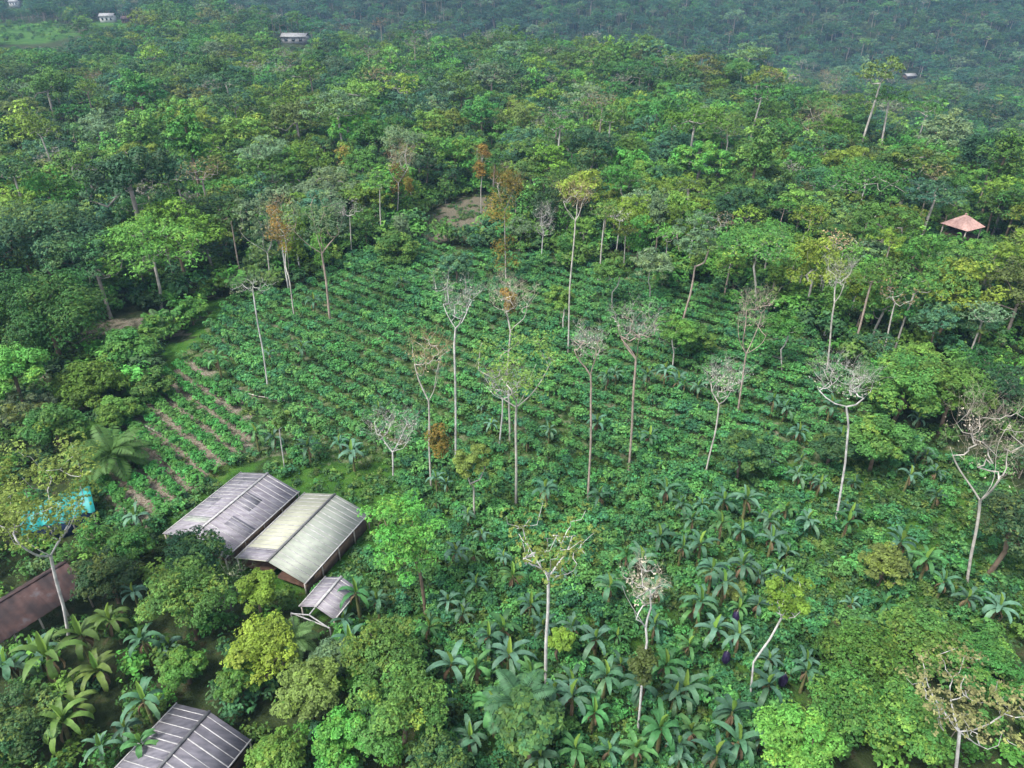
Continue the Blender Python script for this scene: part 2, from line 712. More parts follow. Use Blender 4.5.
# ------------------------------------------------------------------ tree prototypes for the forest
FORMS = {
    'domed': dict(shape='dome', H=(10, 13), rx=(4.2, 5.4), rz=(.8, 1.0), k=(30, 40), cr=.235, leaf=.34, n=210, flat=.70, tr=.24, bark='brown'),
    'broad': dict(shape='dome', H=(11, 14), rx=(5.2, 6.6), rz=(.62, .78), k=(40, 52), cr=.185, leaf=.34, n=180, flat=.58, tr=.28, bark='grey'),
    'layered': dict(shape='umbrella', H=(12, 15), rx=(5.0, 6.2), rz=(.55, .7), k=(30, 40), cr=.19, leaf=.32, n=160, flat=.42, tr=.2, bark='pale'),
    'narrow': dict(shape='column', H=(12, 15), rx=(2.9, 3.7), rz=(1.35, 1.7), k=(36, 44), cr=.30, leaf=.34, n=140, flat=.75, tr=.2, bark='brown'),
    'open-crowned': dict(shape='umbrella', H=(14, 18), rx=(3.8, 5.0), rz=(.8, 1.0), k=(24, 30), cr=.22, leaf=.34, n=80, flat=.55, tr=.19, bark='pale'),
    'half-bare': dict(shape='umbrella', H=(13, 17), rx=(3.4, 4.4), rz=(.9, 1.1), k=(26, 32), cr=.2, leaf=.24, n=26, flat=.7, tr=.17, bark='grey'),
    'vine-draped': dict(shape='column', H=(11, 14), rx=(2.8, 3.6), rz=(1.4, 1.7), k=(30, 36), cr=.33, leaf=.35, n=170, flat=.9, tr=.2, bark='brown', hang=1.6),
}
PROTO = {}      # form -> list of (trunk mesh, crown mesh, H, rx)


def make_proto(form, seed, scale_leaf=1.0, n_mul=1.0):
    f = FORMS[form]
    rng = np.random.default_rng(seed)
    Ht = rng.uniform(*f['H'])
    rx = rng.uniform(*f['rx'])
    rz = rx * rng.uniform(*f['rz'])
    c = np.array([rng.normal(0, .4), rng.normal(0, .4), Ht - rz * .98])
    k = int(rng.uniform(*f['k']))
    tg = crown_targets(rng, c, rx, rz, k, f['shape'])
    top = c - np.array([0, 0, rz * (.15 if f['shape'] != 'column' else -.3)])
    trunk = [(0, 0, -.5), (top[0] * .2, top[1] * .2, top[2] * .4), tuple(top)]
    Vt, Ft = grow(rng, trunk, tg - np.array([0, 0, .15]), f['tr'], .018, .45)
    cr = f['cr'] * rx * rng.uniform(.75, 1.25, len(tg))
    V, Fq, T, Fl = clump_leaves(rng, tg, cr, f['n'] * n_mul, f['leaf'] * scale_leaf, f['flat'], rng.choice([.05, .12, .25]), f.get('hang', 0))
    return (Vt, Ft, V, Fq, T, Fl, Ht, rx)


def proto_meshes():
    for form, nvar in (('domed', 5), ('broad', 4), ('layered', 4), ('narrow', 3), ('open-crowned', 4), ('half-bare', 3), ('vine-draped', 3)):
        PROTO[form] = []
        for i in range(nvar):
            Vt, Ft, V, Fq, T, Fl, Ht, rx = make_proto(form, 100 + 17 * i + len(form))
            PROTO[form].append((mesh('trunk', Vt, Ft, [M_BARK], smooth=True), mesh('crown', V, Fq, [M_LEAF], T, Fl), Ht, rx))


proto_meshes()


def scatter(name, label, cols, P, var, rot, scl):
    """one object of many instances"""
    me = bpy.data.meshes.new(name)
    me.from_pydata([tuple(map(float, p)) for p in P], [], [])
    for nm, ty, v in (('variant', 'INT', np.asarray(var, np.int32)), ('turn', 'FLOAT', np.asarray(rot, np.float32)), ('size', 'FLOAT', np.asarray(scl, np.float32))):
        a = me.attributes.new(nm, ty, 'POINT')
        a.data.foreach_set('value', v)
    o = link(name, me)
    tag(o, label, kind='stuff')
    c = bpy.data.collections.new(name + '_sources')
    for q in cols:
        c.objects.link(q)
    g = bpy.data.node_groups.new(name, 'GeometryNodeTree')
    g.interface.new_socket('Geometry', in_out='INPUT', socket_type='NodeSocketGeometry')
    g.interface.new_socket('Geometry', in_out='OUTPUT', socket_type='NodeSocketGeometry')
    gi = g.nodes.new('NodeGroupInput')
    go = g.nodes.new('NodeGroupOutput')
    ci = g.nodes.new('GeometryNodeCollectionInfo')
    ci.inputs['Collection'].default_value = c
    ci.inputs['Separate Children'].default_value = True
    ip = g.nodes.new('GeometryNodeInstanceOnPoints')
    ip.inputs['Pick Instance'].default_value = True

    def na(nm, ty):
        n = g.nodes.new('GeometryNodeInputNamedAttribute')
        n.data_type = ty
        n.inputs['Name'].default_value = nm
        return n
    v = na('variant', 'INT')
    t = na('turn', 'FLOAT')
    s = na('size', 'FLOAT')
    cx = g.nodes.new('ShaderNodeCombineXYZ')
    lk = g.links.new
    lk(t.outputs[0], cx.inputs['Z'])
    lk(gi.outputs[0], ip.inputs['Points'])
    lk(ci.outputs[0], ip.inputs['Instance'])
    lk(v.outputs[0], ip.inputs['Instance Index'])
    lk(cx.outputs[0], ip.inputs['Rotation'])
    lk(s.outputs[0], ip.inputs['Scale'])
    lk(ip.outputs[0], go.inputs[0])
    md = o.modifiers.new('scatter', 'NODES')
    md.node_group = g
    return o


# ------------------------------------------------------------------ buildings
def quadbox(c, ax, ay, az, sx, sy, sz):
    """box verts and faces: centre c, unit axes, full sizes"""
    V = []
    for k in (-.5, .5):
        for (i, j) in ((-.5, -.5), (.5, -.5), (.5, .5), (-.5, .5)):
            V.append(c + ax * sx * i + ay * sy * j + az * sz * k)
    Fq = np.array([[3, 2, 1, 0], [4, 5, 6, 7], [0, 1, 5, 4], [1, 2, 6, 5], [2, 3, 7, 6], [3, 0, 4, 7]])
    return np.array(V), Fq


def slab(a, b, c, d, th):
    """sheet a,b,c,d with thickness th downwards along its normal"""
    a, b, c, d = (np.asarray(q, float) for q in (a, b, c, d))
    n = nrm(np.cross(b - a, d - a))
    if n[2] < 0:
        n = -n
    V = np.array([a, b, c, d, a - n * th, b - n * th, c - n * th, d - n * th])
    Fq = np.array([[0, 1, 2, 3], [7, 6, 5, 4], [0, 4, 5, 1], [1, 5, 6, 2], [2, 6, 7, 3], [3, 7, 4, 0]])
    return V, Fq


M_SHEETP = noise_mat('grey_plastic_sheet', (.16, .145, .165), (.25, .235, .255), .9, .6, .25, (.31, .30, .31), (1, 3, 1))
M_SHEETC = noise_mat('cream_plastic_sheet', (.28, .285, .215), (.36, .36, .275), .7, .55, .3, None, (1, 2, 1))
M_SHEETG = noise_mat('green_grey_plastic_sheet', (.205, .225, .19), (.28, .30, .25), .7, .55, .3, None, (1, 2, 1))
M_SHEETD = noise_mat('dark_grey_plastic_sheet', (.105, .10, .115), (.18, .17, .19), 1.1, .55, .3, None, (1, 3, 1))
M_BATTEN = noise_mat('pale_batten', (.25, .245, .24), (.38, .37, .36), 3)
M_DARKCAP = noise_mat('dark_ridge', (.06, .06, .065), (.12, .12, .12), 3)
M_WOOD = noise_mat('weathered_wood', (.28, .24, .20), (.42, .38, .33), 4)
M_BED = noise_mat('drying_beans', (.05, .028, .018), (.09, .05, .032), 2.5, .9)
M_WALLB = noise_mat('brown_boards', (.055, .038, .028), (.10, .07, .05), 2, .9)
M_RUST = noise_mat('rusty_iron', (.030, .022, .022), (.065, .038, .034), .8, .8, .2, (.085, .08, .085), (1, 1, 1), .4, .6)
M_TEAL = noise_mat('turquoise_tarp', (.006, .15, .14), (.012, .24, .22), .7, .5, .3)
M_NAVY = noise_mat('navy_shade', (.015, .03, .07), (.03, .05, .12), 2)  # shade inside the shelter, painted as navy on its walls
M_RED = noise_mat('red_tile_roof', (.34, .20, .17), (.46, .30, .26), 2.5, .9)
M_WHITE = noise_mat('white_wall', (.38, .38, .37), (.50, .50, .48), 1)
M_GREYROOF = noise_mat('grey_roof', (.15, .15, .15), (.26, .255, .25), 1)
M_WINDOW = noise_mat('dark_window', (.02, .025, .03), (.04, .045, .05), 1, .2, .5)

UP = np.array([0, 0, 1.0])


def footprint(p0, p1, hw, pad):
    a = np.asarray(p0)[:2]
    b = np.asarray(p1)[:2]
    d = nrm(b - a)
    n = np.array([-d[1], d[0]])
    a = a - d * pad
    b = b + d * pad
    hw += pad
    BUILT.append(np.array([a - n * hw, b - n * hw, b + n * hw, a + n * hw]))


def addp(root, name, V, Fq, mat, parent=None):
    o0 = np.array(root.location)
    me = mesh(name, np.asarray(V) - o0, np.asarray(Fq), [mat])
    o = link(name, me, None, parent or root)
    return o


def drying_house(name, corners, ez, rz, mats, label, cat, nb=15, cap=M_BATTEN, posts=5, bed=True, length=None):
    """eave corners as pixels: far left, far right, near right, near left"""
    c4 = [atz(*q, ez) for q in corners]
    a = (c4[0] + c4[1]) / 2
    b = (c4[2] + c4[3]) / 2
    if length:
        b = a + nrm(b - a) * length
    a[2] = b[2] = rz
    ax = nrm(b - a)
    L = np.linalg.norm(b - a)
    ay = np.array([ax[1], -ax[0], 0])
    if ay[0] > 0:
        ay = -ay
    wl = wr = .25 * (abs(np.dot(c4[0] - c4[1], ay)) + abs(np.dot(c4[3] - c4[2], ay)))
    mid = (a + b) / 2
    g = float(hgt(mid[0], mid[1]))
    root = link(name, None, loc=(mid[0], mid[1], g))
    tag(root, label, cat)
    bpy.context.view_layer.update()
    footprint(a, b, max(wl, wr), .4)
    for sgn, w, mt in ((1, wl, mats[0]), (-1, wr, mats[1])):
        e0 = a + ay * sgn * w
        e1 = b + ay * sgn * w
        e0[2] = e1[2] = ez
        gap = ay * sgn * .03
        V, Fq = slab(a + gap, b + gap, e1, e0, .05)
        sh = addp(root, 'roof_sheet', V, Fq, mt)
        sl = nrm(e0 - a)
        nn = nrm(np.cross(ax, sl))
        if nn[2] < 0:
            nn = -nn
        sw = np.linalg.norm(e0 - a)
        brg = random.Random(int(abs(a[0]) * 100 + sgn))
        for i in range(nb):
            t = (i + .5 + brg.uniform(-.12, .12)) / nb
            c = a + ax * L * t + sl * (sw * .5 + .02) + nn * .023
            bw = brg.uniform(.03, .085)
            V, Fq = quadbox(c, ax, sl, nn, bw, sw - .06, .04)
            addp(root, 'batten', V, Fq, M_BATTEN, sh)
        # edge rail along the eave
        c = (e0 + e1) / 2 + nn * .03 + sl * .03
        V, Fq = quadbox(c, ax, sl, nn, L + .1, .09, .10)
        addp(root, 'eave_rail', V, Fq, M_BATTEN)
        for i in range(posts):
            t = (i + .02) / (posts - 1) if i == 0 else (i - .02) / (posts - 1) if i == posts - 1 else i / (posts - 1)
            q = e0 + (e1 - e0) * t - ay * sgn * .12
            zb = float(hgt(q[0], q[1])) - .15
            V, Fq = quadbox(np.array([q[0], q[1], (zb + ez - .1) / 2]), ax, ay, UP, .10, .10, ez - .1 - zb)
            addp(root, 'post', V, Fq, M_WOOD)
        if bed:
            q = (a + b) / 2 + ay * sgn * w * .5
            V, Fq = quadbox(np.array([q[0], q[1], g + .85]), ax, ay, UP, L - .5, w * .8, .12)
            addp(root, 'drying_bed', V, Fq, M_BED)
            q = (a + b) / 2 + ay * sgn * (w - .28)
            V, Fq = quadbox(np.array([q[0], q[1], g + .45]), ax, ay, UP, L - .6, .06, 1.5)
            addp(root, 'side_wall', V, Fq, M_WALLB)
    V, Fq = quadbox((a + b) / 2 + UP * .05, ax, ay, UP, L + .12, .22, .07)
    addp(root, 'ridge_cap', V, Fq, cap)
    return root, a, b, ax, ay


drying_house('greenhouse', ((241, 474), (299, 490), (229, 557), (160, 535)), 2.0, 3.15, (M_SHEETP, M_SHEETP),
             'grey-purple drying greenhouse with pale ridge, standing left of the cream one', 'greenhouse', 17)
drying_house('greenhouse', ((306, 492), (368, 514), (303, 586), (238, 556)), 2.0, 3.15, (M_SHEETC, M_SHEETG),
             'cream and green-grey plastic-roofed drying greenhouse with a dark ridge line', 'greenhouse', 17, M_DARKCAP)
drying_house('greenhouse', ((172, 709), (255, 734), (196, 808), (112, 772)), 2.0, 3.15, (M_SHEETD, M_SHEETD),
             'dark grey drying greenhouse cut off by the bottom edge of the photo', 'greenhouse', 15, M_DARKCAP, length=9.5)
G2 = bpy.data.objects['greenhouse.001']
def patch_sheet(root, corners, ez, rz, sgn, t0, t1, u0, u1, mat):
    c4 = [atz(*q, ez) for q in corners]
    a, b = (c4[0] + c4[1]) / 2, (c4[2] + c4[3]) / 2
    a[2] = b[2] = rz
    ax = nrm(b - a)
    ay = np.array([ax[1], -ax[0], 0])
    ay = ay if ay[0] < 0 else -ay
    w = .25 * (abs(np.dot(c4[0] - c4[1], ay)) + abs(np.dot(c4[3] - c4[2], ay)))
    L = np.linalg.norm(b - a)
    def pt(t, u):
        p = a + ax * L * t + ay * sgn * w * u
        p[2] = rz + (ez - rz) * u + .014
        return p
    V, Fq = slab(pt(t0, u0), pt(t1, u0), pt(t1, u1), pt(t0, u1), .01)
    addp(root, 'patch_sheet', V, Fq, mat)
CB = ((306, 492), (368, 514), (303, 586), (238, 556))
CA = ((241, 474), (299, 490), (229, 557), (160, 535))
CD_ = ((172, 709), (255, 734), (196, 808), (112, 772))
patch_sheet(G2, CB, 2.0, 3.15, 1, .84, .995, .02, .97, M_SHEETP)
G1 = bpy.data.objects['greenhouse']
for t0, t1, u0, u1, sg, mt in ((.10, .24, .05, .6, 1, M_SHEETD), (.42, .60, .55, .97, 1, M_SHEETD), (.3, .48, .05, .5, -1, M_SHEETD), (.72, .8, .1, .9, 1, M_SHEETG), (.6, .72, .3, .96, -1, M_SHEETD)):
    patch_sheet(G1, CA, 2.0, 3.15, sg, t0, t1, u0, u1, mt)
rt, a_, b_, ax_, ay_ = drying_house('open_shed', ((325, 578), (360, 588), (336, 618), (298, 608)), 2.2, 2.95, (M_SHEETP, M_SHEETP),
                                    'small open shed with gabled grey roof and bare white gable frame', 'shed', 7, M_BATTEN, 2, False)
# the open frame that reaches out past the small shed's roof
for sgn in (1, -1):
    e = b_ + ay_ * sgn * 2.0
    e[2] = 2.15
    q = b_ + ax_ * .9
    q[2] = 2.9
    e2 = e + ax_ * .9
    V, Fq = tube([q, e2], [.06, .06], 5)
    addp(rt, 'gable_rafter', V, Fq, M_BATTEN)
    V, Fq = tube([e2, (e2[0], e2[1], -.4)], [.07, .07], 5)
    addp(rt, 'post', V, Fq, M_BATTEN)
V, Fq = tube([b_ + ax_ * .1, np.array([b_[0] + ax_[0] * .9, b_[1] + ax_[1] * .9, 2.9])], [.06, .06], 5)
addp(rt, 'ridge_pole', V, Fq, M_BATTEN)
e1_ = b_ + ay_ * 2.0 + ax_ * .9
e2_ = b_ - ay_ * 2.0 + ax_ * .9
V, Fq = tube([(e1_[0], e1_[1], 2.25), (e2_[0], e2_[1], 2.25)], [.055, .055], 5)
addp(rt, 'tie_beam', V, Fq, M_BATTEN)


def simple_roof(name, label, cat, a, b, wl, wr, rz, ez_l, ez_r, mroof, mwall, wallh, posts=0, edge=None):
    ax = nrm(b - a)
    L = np.linalg.norm(b - a)
    ay = np.array([-ax[1], ax[0], 0])
    if ay[1] > 0:
        ay = -ay                         # towards the camera
    mid = (a + b) / 2
    g = float(hgt(mid[0], mid[1]))
    root = link(name, None, loc=(mid[0], mid[1], g))
    tag(root, label, cat)
    bpy.context.view_layer.update()
    footprint(a, b, max(wl, wr), .3)
    for sgn, w, ez in ((1, wl, ez_l), (-1, wr, ez_r)):
        e0 = a + ay * sgn * w
        e1 = b + ay * sgn * w
        e0[2] = e1[2] = ez
        n = 10
        # corrugated sheets laid down the slope, slightly uneven lower edge
        rng = np.random.default_rng(int(w * 100))
        V, Fs = [], []
        nx = 60
        gap = ay * sgn * .02
        for i in range(nx + 1):
            t = i / nx
            wob = .02 * math.sin(t * L * 9) + (.07 * math.sin(t * 17) * math.sin(t * 5 + 1) if mroof is M_TEAL else 0)
            ext = rng.normal(0, .02) + (.35 * math.sin(t * 11) * math.sin(t * 23 + 1) if mroof is M_TEAL else 0)
            p = a + (b - a) * t + gap
            q = e0 + (e1 - e0) * t + ay * sgn * ext
            V += [p + UP * wob, q + UP * wob]
        for i in range(nx):
            Fs.append([2 * i, 2 * i + 1, 2 * i + 3, 2 * i + 2])
        nv = len(V)
        V = V + [v - UP * .04 for v in V]
        Fs = Fs + [[q + nv for q in reversed(f)] for f in Fs]
        Fs += [[2 * i + 1, 2 * i + 1 + nv, 2 * i + 3 + nv, 2 * i + 3] for i in range(nx)]
        addp(root, 'roof', V, np.array(Fs), mroof)
        q0 = e0 - ay * sgn * .4 + ax * .3
        q1 = e1 - ay * sgn * .4 - ax * .3
        if posts:
            for i in range(posts):
                q = q0 + (q1 - q0) * i / (posts - 1)
                zb = float(hgt(q[0], q[1])) - .2
                V, Fq = quadbox(np.array([q[0], q[1], (zb + ez) / 2]), ax, ay, UP, .13, .13, ez - zb - .12)
                addp(root, 'post', V, Fq, M_WOOD)
        if wallh:
            zt = ez - .12 if wallh < 0 else g + wallh
            c = (q0 + q1) / 2
            V, Fq = quadbox(np.array([c[0], c[1], (g - .3 + zt) / 2]) - ay * sgn * .12, ax, ay, UP, L - .6, .10, zt - g + .3)
            addp(root, 'side_wall', V, Fq, mwall)
    if wallh:
        for q in (a + ax * .35, b - ax * .35):
            zt = min(ez_l, ez_r) - .15
            V, Fq = quadbox(np.array([q[0], q[1], (g - .3 + zt) / 2]), ay, ax, UP, min(wl, wr) * 1.7, .1, zt - g + .3)
            addp(root, 'end_wall', V, Fq, mwall)
    if edge is not None:
        V, Fq = quadbox((a + b) / 2 + UP * .06, ax, ay, UP, L, .28, .05)
        addp(root, 'ridge_cap', V, Fq, edge)
    return root


simple_roof('shed', 'long open shed with rusty brown iron roof at the left edge', 'shed', atz(66, 562, 3.6), atz(-40, 626, 3.6), 3.4, 1.2, 3.6, 2.65, 3.0, M_RUST, M_WALLB, 0, 5, M_RUST)
simple_roof('tarp_shelter', 'shelter under a bright turquoise tarp with shaded navy end', 'shelter', atz(90, 489, 3.2), atz(18, 511, 3.2), 2.9, 2.0, 3.4, 2.4, 2.2, M_TEAL, M_NAVY, -1, 4)


def hip_house():
    p = gp(956, 245)
    root = link('pavilion', None, loc=tuple(p))
    tag(root, 'open pavilion with pinkish-red hipped tile roof among trees at the right', 'pavilion')
    bpy.context.view_layer.update()
    Y = p[1]
    k = proj(p)[0][2] / F
    th = R(28)
    ax = np.array([math.cos(th), math.sin(th), 0])
    ay = np.array([-math.sin(th), math.cos(th), 0])
    base = np.array(p)
    hz = 4.2
    s = 2.9
    top = base + UP * (hz + 2.2)
    cs = [base + UP * hz + ax * s * i + ay * s * j for i, j in ((-1, -1), (1, -1), (1, 1), (-1, 1))]
    for i in range(4):
        a, b = cs[i], cs[(i + 1) % 4]
        n = nrm(np.cross(b - a, top - a))
        V = np.array([a, b, top, a - n * .08, b - n * .08, top - UP * .1])
        me = mesh('roof_slope', V - base, [(0, 1, 2), (5, 4, 3), (0, 3, 4, 1), (1, 4, 5, 2), (2, 5, 3, 0)], [M_RED])
        link('roof_slope', me, None, root)
    for i, j in ((-1, -1), (1, -1), (1, 1), (-1, 1)):
        q = base + ax * (s - .5) * i + ay * (s - .5) * j
        V, Fq = quadbox(q + UP * (hz * .5 - .2), ax, ay, UP, .2, .2, hz)
        addp(root, 'post', V, Fq, M_WOOD)
    V, Fq = quadbox(base + UP * 1.2, ax, ay, UP, s * 1.5, s * 1.5, 2.4)
    addp(root, 'wall', V, Fq, M_WALLB)
    V, Fq = quadbox(top + UP * .05, ax, ay, UP, .35, .35, .25)
    addp(root, 'finial', V, Fq, M_RED)
    BUILT.append(np.array([base[:2] + ax[:2] * 4 * i + ay[:2] * 4 * j for i, j in ((-1, -1), (1, -1), (1, 1), (-1, 1))]))


hip_house()


def far_house(px, py, w, d, h, roofm, wallm, label, rot=0., cat='house', rh=1.6, clear=6):
    p = gp(px, py)
    root = link('farmhouse', None, loc=tuple(p))
    tag(root, label, cat)
    bpy.context.view_layer.update()
    ax = np.array([math.cos(rot), math.sin(rot), 0])
    ay = np.array([-math.sin(rot), math.cos(rot), 0])
    b = np.array(p)
    V, Fq = quadbox(b + UP * (h / 2 - .5), ax, ay, UP, w, d, h + 1)
    addp(root, 'wall', V, Fq, wallm)
    for s in (1, -1):
        r0 = b + UP * (h + rh) - ax * (w / 2 + .5)
        r1 = b + UP * (h + rh) + ax * (w / 2 + .5)
        e0 = r0 + ay * s * (d / 2 + .6) - UP * (rh + .25)
        e1 = r1 + ay * s * (d / 2 + .6) - UP * (rh + .25)
        V, Fq = slab(r0 + ay * s * .03, r1 + ay * s * .03, e1, e0, .12)
        addp(root, 'roof', V, Fq, roofm)
    for i in range(3):
        c = b + ax * w * (-.3 + .3 * i) - ay * (d / 2 + .03) + UP * (h * .52)
        V, Fq = quadbox(c, ax, ay, UP, w * .13, .08, h * .4)
        addp(root, 'window' if i != 1 else 'door', V, Fq, M_WINDOW)
    BUILT.append(np.array([b[:2] + ax[:2] * (w / 2 + clear * .4) * i + ay[:2] * (d / 2 + clear) * j - np.array([0, clear * .8]) for i, j in ((-1, -1), (1, -1), (1, 1), (-1, 1))]))


far_house(109, 22, 9.5, 6, 4.2, M_GREYROOF, M_WHITE, 'white far farmhouse with pale roof on the hill at upper left', .1, clear=16)
far_house(128, 23, 6.5, 5, 3, M_RUST, M_WALLB, 'low brown shed right of the white far farmhouse', .0, 'shed', clear=14)
far_house(296, 43, 15, 8, 4, M_GREYROOF, M_GREYROOF, 'low house with long pale grey roof amid the far forest', -.08, clear=12)
far_house(909, 78, 9, 6, 2.2, M_GREYROOF, M_WALLB, 'tiny pale grey roof in the valley forest behind the ridge', .2, clear=14)
far_house(16, 6, 8, 6, 4, M_GREYROOF, M_WHITE, 'tiny whitish house in the top left corner on the far hill', .0, clear=14)

LAND += [('grey-purple greenhouse', 225, 515), ('cream greenhouse', 305, 540), ('small open shed', 322, 605), ('dark grey greenhouse', 190, 742),
         ('rusty-roofed shed', 40, 605), ('turquoise tarp shelter', 60, 508), ('red-roofed pavilion', 964, 230), ('brown clearing', 462, 216),
         ('white far farmhouse', 110, 20), ('long pale far roof', 297, 40)]

# ------------------------------------------------------------------ hand placed trees
OCC = []      # (x, y, radius)


def px_tree(name, label, nick, trunk, crown, style, col, bark, extra=(), cat='tree', tr=.2, k=None, seed=None, part='crown', shape=None, leaf=None, nl=None, crf=None):
    """trunk: pixels from base up; crown: (cx, cy, rx, ry) pixels. Both set in the upright plane through the base."""
    base = gp(*trunk[0])
    rng = np.random.default_rng(seed if seed is not None else int(trunk[0][0] * 7 + trunk[0][1]))
    Y = base[1]
    pts = [np.array([0, 0, -.5])]
    for i, (a, b) in enumerate(trunk[1:]):
        p = aty(a, b, Y) - base
        p[1] += rng.normal(0, .25) * (i + 1) * .5
        pts.append(p)
    c = aty(crown[0], crown[1], Y) - base
    c[1] += pts[-1][1]
    dep = proj(base + c)[0][2]
    rx = crown[2] * dep / F * (1.28 if style == 'bare' else 1)
    rz = crown[3] * dep / F * .9
    root = link(name, None, loc=tuple(base))
    tag(root, label, cat)
    OCC.append((base[0] + c[0] * .6, base[1], rx * .6))
    if style == 'bare':
        k = k or int(22 + rx * 5)
        tg = crown_targets(rng, c, rx * .85, rz * .85, k, shape or 'fan')
        if shape is None:
            while len(pts) > 2 and pts[-1][2] > c[2] - rz * 1.9:
                pts.pop()
            f = max(pts[-1][2] + .5, c[2] - rz * rng.uniform(1.25, 1.7))
            g_ = (f - pts[-1][2]) / max(c[2] - pts[-1][2], .1)
            pts.append(np.array([pts[-1][0] + (c[0] - pts[-1][0]) * g_, pts[-1][1] + (c[1] - pts[-1][1]) * g_, f]))
        Vt, Ft = grow(rng, pts, tg, tr * .62, .020, .72, .1, main_limbs(rng, pts[-1], c, rx, rz, int(rng.integers(2, 5))) if shape is None else ())
        V, Fq = twigs(rng, tg, c - np.array([0, 0, rz]), 4, max(.9, rx * .48), .0075)
        T = rng.uniform(.75, 1.2, len(Fq))
        V2, F2, T2, Fl2 = clump_leaves(rng, tg, np.full(len(tg), max(.6, rx * .26)), 9, .10, .8, .5)
        Vc, Fc = joinVF([(V, Fq), (V2, F2)])
        Tc = np.concatenate([T, T2])
        Fl = np.concatenate([np.full(len(T), .05), Fl2 * .6])
        cr = mesh('twig_crown', Vc, Fc, [M_TWIG], Tc, Fl)
        link('twig_crown', cr, COLR[col], root)
    else:
        dens = {'sparse': (22, .19, 120), 'open': (28, .21, 190), 'dense': (42, .24, 260)}[style]
        k = k or int(dens[0] + rx * 2.2)
        tg = crown_targets(rng, c, rx * .88, max(rz * .85, .5), k, shape or ('fan' if style == 'sparse' else 'dome'))
        if style == 'sparse' and shape is None:
            while len(pts) > 2 and pts[-1][2] > c[2] - rz * 1.4:
                pts.pop()
            f = max(pts[-1][2] + .5, c[2] - rz * rng.uniform(.95, 1.2))
            g_ = (f - pts[-1][2]) / max(c[2] - pts[-1][2], .1)
            pts.append(np.array([pts[-1][0] + (c[0] - pts[-1][0]) * g_, pts[-1][1] + (c[1] - pts[-1][1]) * g_, f]))
        Vt, Ft = grow(rng, pts, tg - np.array([0, 0, .12]), tr * .68, .02, .55, .1, main_limbs(rng, pts[-1], c, rx, rz, 4) if style == 'sparse' and shape is None else ())
        lf = leaf or (.21 if dep < 75 else .28)
        cr_ = (crf or dens[1]) * rx * rng.uniform(.7, 1.3, len(tg))
        V, Fq, T, Fl = clump_leaves(rng, tg, cr_, nl or dens[2], lf, .62, .12)
        link('crown', mesh('crown', V, Fq, [M_LEAF], T, Fl), COLR[col], root)
    link('trunk', mesh('trunk', Vt, Ft, [M_BARK], smooth=True), BARK[bark], root)
    for (nm, ex, ey, erx, ery, ecol) in extra:
        q = aty(ex, ey, Y) - base
        ex_, ez_ = erx * dep / F, ery * dep / F
        m = 7
        t = np.stack([rng.normal(0, .35, m) * ex_, rng.normal(0, .35, m) * ex_, np.linspace(-.7, .7, m) * ez_], 1) + q
        V, Fq, T, Fl = clump_leaves(rng, t, np.full(m, ex_ * .72), 420, .22, .9, .1, .5)
        link(nm, mesh(nm, V, Fq, [M_LEAF], T, Fl), COLR[ecol], root)
    if nick:
        LAND.append((nick, crown[0], .5 * (crown[1] + trunk[0][1])))
    return root


ST = 'shade_tree'
px_tree(ST, 'slender white-trunked tree with flat sparse pale top in the left rows', 'slender white-trunked tree', [(268, 393), (262, 345), (255, 305), (252, 290)], (251, 287, 22, 9), 'bare', 'grey-green', 'white', tr=.16, shape='umbrella')
px_tree(ST, 'tall white bare tree with forked twiggy top left of field centre', 'white forked bare tree', [(456, 471), (455, 400), (455, 345), (457, 312)], (459, 303, 24, 26), 'bare', 'bare grey', 'white', tr=.2)
px_tree(ST, 'bare pinkish-topped tree rising behind the leafy tree at field centre', None, [(510, 440), (508, 370), (509, 325)], (511, 303, 24, 22), 'bare', 'pinkish grey', 'pale', tr=.2, extra=[('hanging_vine', 511, 300, 8, 10, 'golden-brown')])
px_tree(ST, 'broad leafy pale-limbed shade tree at the centre of the field', 'leafy central shade tree', [(516, 503), (516, 450), (517, 415)], (517, 372, 58, 44), 'sparse', 'pale olive', 'pale', tr=.2, k=46, nl=90)
px_tree(ST, 'small white V-branched bare tree before the leafy central tree', None, [(499, 447), (502, 415), (504, 398)], (504, 383, 24, 14), 'bare', 'bare grey', 'white', tr=.16)
px_tree(ST, 'thin brownish-leaved tree with golden vine clump on lower trunk', 'golden-clump trunk tree', [(431, 488), (429, 440), (428, 400), (427, 370)], (428, 362, 24, 32), 'bare', 'brownish', 'pale', tr=.17, extra=[('vine_clump', 435, 441, 13, 19, 'golden-brown')])
px_tree(ST, 'low white spreading bare tree at the left of the field', 'low white bare tree', [(393, 475), (393, 455), (392, 445)], (392, 436, 25, 25), 'bare', 'bare grey', 'white', tr=.16)
px_tree(ST, 'straight bare grey tree with side limb, right of field centre', 'straight bare grey tree', [(588, 500), (591, 430), (592, 385), (589, 355)], (588, 345, 20, 23), 'bare', 'bare grey', 'pink', tr=.2)
px_tree(ST, 'bare tree with reddish-brown trunk and wide twiggy top', 'reddish-trunked bare tree', [(629, 471), (633, 405), (636, 370), (636, 345)], (636, 330, 25, 23), 'bare', 'bare grey', 'pink', tr=.22)
px_tree(ST, 'small bare fan-topped tree leaning right beside a dark bush', 'leaning fan-topped bare tree', [(704, 479), (714, 435), (721, 402)], (722, 384, 21, 20), 'bare', 'bare grey', 'pale', tr=.16)
px_tree(ST, 'pinkish bare tree with two upright stems on the right slope', 'two-stemmed pinkish bare tree', [(738, 412), (744, 370), (751, 325)], (754, 315, 22, 30), 'bare', 'pinkish grey', 'pink', tr=.19)
